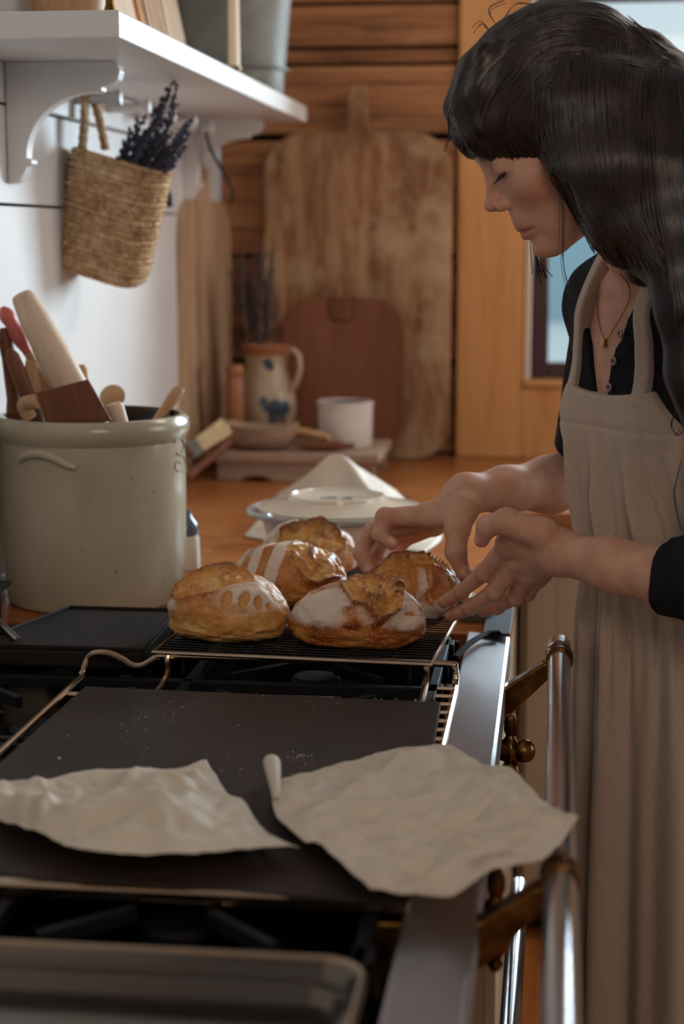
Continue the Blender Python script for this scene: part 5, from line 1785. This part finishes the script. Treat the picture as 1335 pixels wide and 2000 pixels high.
for s in 'LR':
    for k in ('thumb', 'index', 'middle', 'ring', 'pinky'):
        pts, rs = HP[s][k]
        tip, dip = np.array(pts[3]), np.array(pts[2])
        dv = (tip - dip) / np.linalg.norm(tip - dip)
        back = np.array(HP[s]['wrist']) * 0 + np.array([0, -.35, .95]); back -= dv * (back @ dv); back /= np.linalg.norm(back)
        c = tip + dv * rs[3] * .1 + back * rs[3] * .85
        nail = np.maximum(nail, (np.linalg.norm((V_ - c), axis=1) < rs[3] * .75) * .8)
        knuck = np.maximum(knuck, .45 * np.exp(-(np.linalg.norm(V_ - tip, axis=1) / .018) ** 2))
        for j in (1, 2): knuck = np.maximum(knuck, .28 * np.exp(-(np.linalg.norm(V_ - np.array(pts[j]), axis=1) / .012) ** 2))
tint = np.stack([np.clip(lipc + cheek + nosec + knuck, 0, 1), nail, browc], 1)
body = fast_obj('body', V_, F_, M['skin'], person, {'tint': tint})

# lash lines under the lowered lids
for sd in (1, -1):
    cv = []
    for a in np.linspace(-1.05, 1.05, 16):
        w = np.array([math.cos(a) * .0158, sd * (math.sin(a) * .0158), 0])
        cv.append(np.array([.0735, sd * .032, .0046 - .0012 * math.cos(a * 1.4)]) + w)
    m = MB().tube([fromH(c) for c in cv], [.0006] + [.0014] * 14 + [.0007], 6)
    for k in range(2, 16):
        c = np.array(cv[k]); o_ = c - np.array([.0735, sd * .032, .0046]); o_ /= np.linalg.norm(o_)
        m.tube([fromH(c), fromH(c + o_ * .005 + [0, 0, -.0026]), fromH(c + o_ * .0095 + [0, 0, -.0026])], [.0006, .0005, .0002], 4)
    m.build('eyelashes', M['lash'], person)

# ---- shirt: knit henley with sleeves pushed to the elbows
cuffL_c, cuffL_n = P(1302, 1130, 2.045), (wrL - elL) / np.linalg.norm(wrL - elL)
cuffR_c, cuffR_n = elR + (shR - elR) * .10, None
cuffR_c = P(1092, 880, 2.46); cuffR_n = np.array([-.55, .1, -.75]); cuffR_n /= np.linalg.norm(cuffR_n)


def fold(p, k, a):
    return a * (fbm(p * k, 3) - .5)


def shirt_sdf(p):
    t_ = torso_sdf(p) - .0065 - .0055 * sstep(1.34, 1.38, p[:, 2])
    nk = s_cone(p, neck_a, neck_b, .050, .058) - .004
    q = toB(p)
    for s in 'LR':
        el, wr, sh_ = (elL, wrL, shL) if s == 'L' else (elR, wrR, shR)
        a_ = s_chain(p, [sh_, el, el + (wr - el) * .55], [.054, .052, .044], .03)
        c, n_ = (cuffL_c, cuffL_n) if s == 'L' else (cuffR_c, cuffR_n)
        if s == 'L':
            a_ = smax(a_, (p - c) @ n_, .004)
        else:
            a_ = smax(s_chain(p, [sh_, el], [.046, .049], .03), (p - c) @ n_, .004)
        t_ = smin(t_, a_, .035)
    t_ = t_ + fold(p, np.array([22., 22., 14.]), .010)
    # henley opening: a deep narrow V plus wide scoop at the neck
    zb, zt_ = 1.245, 1.44
    w = .004 + .030 * np.clip((q[:, 2] - zb) / .10, 0, 1) + .045 * np.clip((q[:, 2] - 1.335) / .09, 0, 1)
    vee = smax(smax(np.abs(q[:, 1] + .012) - w, zb - q[:, 2], .008), -.01 - q[:, 0], .01)
    scoop = s_ell(p, fromB((.045, 0, 1.470)), (.084, .084, .070))
    cutv = smin(vee, scoop, .015)
    t_ = smax(t_, -cutv, .004)
    return t_


lo = np.minimum.reduce([shL, shR, elL, elR, fromB((.2, .2, 1.0)), fromB((-.2, -.2, 1.0))]) - .08
hi = np.maximum.reduce([shL, shR, elL, elR, fromB((-.2, .2, 1.45)), fromB((.2, -.2, 1.45))]) + .08
v, f = sdf_mesh(lambda p: smax(shirt_sdf(p), 1.03 - p[:, 2], .002), (lo[0], lo[1], 1.0), (hi[0], hi[1], 1.52), .0034)
shirt = fast_obj('shirt', v, f, M['shirt'], person)


def on_front(l_, z_, fn, off):
    """march from the front onto a body surface at lateral l_, height z_"""
    x = .25
    for _ in range(60):
        d_ = fn(fromB((x, l_, z_))[None])[0] - off
        x -= max(d_, .0003) * .8
        if d_ < .0004: break
    return fromB((x, l_, z_))


# placket buttons and open placket edge
for z_, l_ in ((1.352, .026), (1.318, .018), (1.285, .010), (1.262, .006)):
    c = on_front(l_ + .006, z_, torso_sdf, .012)
    n_ = bf * .97 + np.array([0, 0, .12])
    Rq = Vector(n_).to_track_quat('Z', 'Y').to_matrix().to_4x4()
    b_ = MB().lathe([(.0022, .0004), (.0028, .0012), (.0046, .0016), (.0056, .001), (.0056, -.001), (.0022, -.001)], (0, 0, 0), 20, 'Z', Matrix.Translation(c) @ Rq)
    b_.build('button', M['button'], shirt)

# ---- apron: bib, straps, gathered skirt
def apron_sdf(p):
    q = toB(p)
    tz = q[:, 2]
    l_ = q[:, 1]
    al = np.abs(l_)
    drape = (.0070 * np.sin(l_ * 95 + 2 * np.sin(tz * 12)) + .0045 * np.sin(l_ * 190 - 3 * np.sin(tz * 9))) * sstep(1.24, 1.12, tz) - .0018 * np.exp(-((tz - 1.235) / .0025) ** 2) + .016 * (fbm(np.stack([l_ * 26, q[:, 0] * 10, tz * 7], 1), 3) - .5) * sstep(1.285, 1.2, tz)
    base = torso_sdf(p) - .0145
    base = smin(base, s_ell(np.stack([q[:, 0], al, tz], 1), (.008, 0, 1.12), (.102, .130, .16)), .05) - drape
    topz = 1.285 - .010 * np.cos(np.clip(l_ / .085, -1, 1) * pi / 2) - 1.35 * np.maximum(al - .088, 0) - .5 * np.maximum(al - .13, 0)
    reg = np.maximum(tz - topz, 1.045 - tz)
    reg = np.maximum(reg, -.055 - q[:, 0])
    return smax(base, reg, .004)


v, f = sdf_mesh(apron_sdf, fromB((0, 0, 1.03)) - [.28, .28, 0], fromB((0, 0, 1.32)) + [.28, .28, 0], .0032)
ap = fast_obj('apron_bib', v, f, M['linen'], person)
for sd in (1, -1):
    def strap_sdf(p):
        q = toB(p)
        lc = .072 - .010 * sstep(1.28, 1.42, q[:, 2])
        b_ = smin(torso_sdf(p), s_cone(p, shL, shR, .05, .05), .02) - .0150 - .003 * sstep(1.34, 1.38, p[:, 2])
        return smax(smax(b_, np.abs(q[:, 1] * sd - lc) - .0108, .003), np.maximum(1.262 - q[:, 2], -.10 - q[:, 0]), .003)
    v, f = sdf_mesh(strap_sdf, fromB((0, 0, 1.25)) - [.25, .25, 0], fromB((0, 0, 1.52)) + [.25, .25, 0], .003)
    fast_obj('apron_strap', v, f, M['linen'], person)
nth, nz_ = 420, 90
th = np.arange(nth) * 2 * pi / nth
G = np.zeros((nth, nz_, 3))
ph1 = 1.3 * np.sin(3 * th) + .8 * np.sin(5 * th + 1)
for j in range(nz_):
    t = j / (nz_ - 1)
    z_ = 1.075 - t * .93
    g = sstep(0, .12, t)
    a = .098 + .008 * sstep(0, .5, t) + .012 * t
    b = .130 + .018 * sstep(0, .5, t) + .015 * t
    r1 = .0045 * np.sin(40 * th + 3 * ph1) * (1 - sstep(.02, .35, t)) * (.35 + g)
    r2 = g * (.011 * np.sin(9 * th + ph1 + .6 * t) + .005 * np.sin(16 * th - ph1 + t) + .004 * np.sin(7 * th + 2 * t))
    rr3 = 1 + (r1 + r2) / .14
    G[:, j] = [fromB((.016 - .024 * t + a * rr3[k] * math.cos(th[k]), b * rr3[k] * math.sin(th[k]), z_)) for k in range(nth)]
MB().grid(G, True).build('apron_skirt', M['linen'], person, angle=180, solid=.0015)
# shoulder of waist gathers
# ---- necklace
m = MB()
cv = [on_front(l_, 1.425 - .085 * (1 - (abs(l_ + .01) / .055) ** 1.3), lambda p: smin(torso_sdf(p), s_cone(p, neck_a, neck_b, .05, .056), .03), .0012) for l_ in np.linspace(-.062, .045, 22)]
m.tube(cv, .0006, 5)
nk = m.build('necklace', M['gold'], person)
c = on_front(-.010, 1.338, torso_sdf, .003)
MB().lathe([(0, -.006), (.0035, -.005), (.004, 0), (.003, .005), (0, .006)], c, 14).build('pendant', M['gold'], nk)

# ---- hair
def hp3(px, py, dl): return P(px, py, T[1] - dl)


locks = [
    ([hp3(1130, 210, .075), hp3(1140, 320, .082), hp3(1165, 420, .080), hp3(1210, 490, .078)], [.040, .036, .030, .018]),
    ([hp3(1190, 200, .070), hp3(1215, 330, .085), hp3(1245, 430, .088), hp3(1265, 505, .085)], [.050, .050, .040, .020]),
    ([hp3(1255, 110, .010), hp3(1285, 220, .050), hp3(1300, 340, .080), hp3(1310, 450, .100), hp3(1335, 560, .115)], [.030, .050, .050, .040, .026]),
    ([hp3(1270, 105, .0), hp3(1325, 180, .02), hp3(1360, 300, .045), hp3(1370, 450, .07), hp3(1375, 600, .085)], [.016, .035, .042, .045, .040]),
    ([hp3(1310, 480, .100), hp3(1332, 600, .125), hp3(1342, 740, .135), hp3(1340, 860, .140), hp3(1338, 960, .142)], [.034, .026, .022, .018, .006]),
    ([hp3(1190, 190, -.060), hp3(1210, 320, -.075), hp3(1235, 430, -.065), hp3(1260, 520, -.05)], [.045, .045, .038, .025]),
]


def hair_sdf(p, relief=True):
    q = toH(p)
    cap = s_ell(q, (-.014, 0, .056), (.117, .089, .097)) * HS
    bang = None
    for l_ in (-.052, -.026, 0, .026, .052):
        k = 1 - (abs(l_) / .075) ** 2 * .6
        e = s_chain(q, [(.050 * k, l_, .128), (.088 * k, l_ * 1.05, .095), (.0965 * k, l_ * 1.05, .060), (.0985 * k, l_, .040)], [.012, .0125, .0105, .004], .01)
        bang = e if bang is None else smin(bang, e, .012)
    d = smin(cap, bang * HS, .014)
    line = .030 - .80 * (.098 - q[:, 0])
    facecut = smax(q[:, 2] - line, .026 - q[:, 0] + .10 * np.maximum(-.02 - q[:, 2], 0), .022) * HS
    d = smax(d, -facecut, .010)
    # scalp below the cap at the nape is free; locks fall from the sides
    for pts, rs in locks:
        d = smin(d, s_chain(p, pts, rs, .02), .02)
    d = smax(d, -(facecut + .008), .006)
    # strand relief: ridges running along the fall of the hair
    if not relief: return d
    w = np.stack([q[:, 0] * 60 + q[:, 2] * 14, q[:, 1] * 60, q[:, 2] * 9 - q[:, 0] * 5], 1)
    d = d + .0040 * (fbm(w, 3) - .5)
    return d


allh = np.concatenate([np.array(a) for a, _ in locks] + [T[None] - .16, T[None] + .17])
v, f = sdf_mesh(hair_sdf, allh.min(0) - .06, allh.max(0) + .06, .0028)
hair = fast_obj('hair', v, f, M['hair'], person)


def comb(p, side):
    """slide a point along the lateral head axis from outside onto the hair surface"""
    n = len(p)
    o_ = p + hl * side * .30
    tt_ = np.zeros(n)
    for _ in range(26):
        d_ = hair_sdf(o_ - hl * side * tt_[:, None], False)
        tt_ += np.clip(d_, -.004, .05) * .9
        tt_ = np.minimum(tt_, .36)
    return o_ - hl * side * tt_[:, None], tt_ < .355


def strand_family(ctrl, n, jit, side=1, seg=22):
    """ctrl: list of centre strands, each a list of (px,py); strands interpolate between neighbouring ones"""
    C_ = [np.array(spline([(x, y, 0) for x, y in c], seg))[:, :2] for c in ctrl]
    out = []
    for _ in range(n):
        u = RNG.uniform(0, len(C_) - 1); i = min(int(u), len(C_) - 2); f_ = u - i
        c = C_[i] * (1 - f_) + C_[i + 1] * f_
        w_ = RNG.normal(0, jit, 2) + np.outer(np.linspace(-1, 1, seg), RNG.normal(0, jit * .8, 2)) + np.outer(np.sin(np.linspace(0, 3, seg) + RNG.uniform(0, 6)), RNG.normal(0, jit * .7, 2))
        c = c + w_
        a, b = sorted(RNG.uniform(0, 1, 2)); a *= .35; b = 1 - .3 * (1 - b)
        s_ = np.linspace(a, b, seg)
        c = np.stack([np.interp(s_, np.linspace(0, 1, seg), c[:, k]) for k in range(2)], 1)
        out.append(c)
    return out


fam = []
fam += strand_family([[(1090, 60), (1000, 90), (930, 160), (905, 240), (930, 298)], [(1110, 70), (1040, 130), (985, 210), (975, 270), (1000, 305)], [(1120, 80), (1070, 160), (1040, 230), (1045, 280), (1075, 318)]], 240, 7)
fam += strand_family([[(1060, 25), (980, 70), (915, 150), (888, 220), (895, 282)], [(1090, 60), (1000, 90), (930, 160), (905, 240), (930, 298)]], 130, 5)
fam += strand_family([[(1075, 60), (1045, 150), (1050, 240), (1075, 320), (1110, 390), (1140, 460)], [(1120, 50), (1110, 150), (1115, 260), (1135, 360), (1160, 440), (1215, 510)], [(1190, 60), (1185, 170), (1195, 290), (1210, 400), (1235, 470), (1262, 505)], [(1262, 80), (1250, 180), (1245, 290), (1250, 400), (1265, 470), (1285, 520)]], 460, 12)
fam += strand_family([[(1000, 60), (1080, 25), (1170, 25), (1240, 70), (1285, 115)], [(1010, 95), (1090, 70), (1180, 75), (1240, 100), (1288, 122)], [(1040, 130), (1110, 120), (1190, 120), (1245, 125), (1288, 128)]], 220, 7)
fam += strand_family([[(1285, 125), (1275, 230), (1285, 340), (1300, 440), (1318, 540), (1330, 640)], [(1295, 130), (1310, 230), (1325, 340), (1335, 440), (1345, 560), (1350, 640)]], 220, 8)
fam += strand_family([[(1318, 540), (1322, 640), (1328, 760), (1326, 880), (1330, 1000), (1338, 1080)], [(1330, 540), (1345, 640), (1350, 760), (1348, 880), (1342, 980), (1336, 1060)]], 110, 6)
m = MB()
fam = np.array(fam)
NS, SG = fam.shape[:2]


def unproject(c2, Yv):
    d = _F * FPX + _R * (c2[:, :1] - 667.5) - _U * (c2[:, 1:2] - 1000.0)
    return CAM + d * (Yv / d[:, 1])[:, None]


flat = fam.reshape(-1, 2)
pos, ok = comb(unproject(flat, np.full(len(flat), T[1])), 1)
pos, ok = comb(unproject(flat, pos[:, 1]), 1)
pos, ok = pos.reshape(NS, SG, 3), ok.reshape(NS, SG)
for k in range(NS):
    if ok[k].mean() < .6: continue
    pp_ = pos[k][ok[k]]
    if len(pp_) < 6 or np.abs(np.diff(pp_[:, 1])).max() > .05: continue
    pp_ = pp_ + hl * RNG.uniform(-.0002, .0012)
    r_ = RNG.uniform(.0006, .0012)
    m.tube(pp_, np.concatenate([[.0002], np.full(len(pp_) - 2, r_), [.0002]]), 4, cap=False)
hs = m.build('hair_strands', M['strand'], hair, angle=180)
tag(hs, kind='stuff')
# flyaway wisps
m = MB()
fly = [[(975, 80), (955, 60), (940, 45), (925, 60)], [(985, 62), (965, 45), (955, 20), (985, 5)], [(945, 95), (925, 95), (915, 110), (920, 130)], [(920, 130), (900, 135), (890, 150), (895, 165)], [(1045, 10), (1010, 5), (990, 25), (975, 55)],
       [(1095, 370), (1100, 430), (1096, 500), (1100, 540), (1115, 585)], [(1090, 300), (1094, 400), (1096, 470), (1094, 500)], [(1270, 120), (1290, 150), (1310, 160), (1335, 165)], [(1265, 130), (1285, 145), (1300, 160), (1330, 180)], [(885, 250), (872, 280), (868, 300)],
       [(1250, 60), (1268, 80), (1282, 104)], [(1225, 30), (1255, 60), (1290, 112)], [(1320, 800), (1310, 830), (1320, 850), (1330, 842)], [(1330, 900), (1316, 960), (1322, 1010), (1330, 1040)]]
for c in fly:
    for _ in range(3):
        j = RNG.normal(0, 3.5, 2)
        cv = spline([P(x + j[0] * (k / 3), y + j[1] * (k / 3), T[1] - (.02 if x < 1000 else .075)) for k, (x, y) in enumerate(c)], 18)
        m.tube(cv, .00035, 4, cap=False)
# wisps on the far side of the face
for _ in range(16):
    x = 1040 + RNG.uniform(-6, 16)
    cv = spline([P(x, 470, T[1] + .05), P(x + RNG.uniform(0, 16), 510, T[1] + .055), P(x + RNG.uniform(4, 26), 550 + RNG.uniform(-20, 10), T[1] + .06)], 12)
    m.tube(cv, .0005, 4, cap=False)
fw = m.build('flyaway_strands', M['strand'], hair, angle=180)
tag(fw, kind='stuff')
MB().lathe([(.010, -.004), (.0135, -.003), (.0145, 0), (.0135, .003), (.010, .004)], (0, 0, 0), 20, 'Z', Matrix.Translation(hp3(1288, 118, .0)) @ Matrix.Rotation(.9, 4, 'Y')).build('hair_tie', M['lash'], hair)
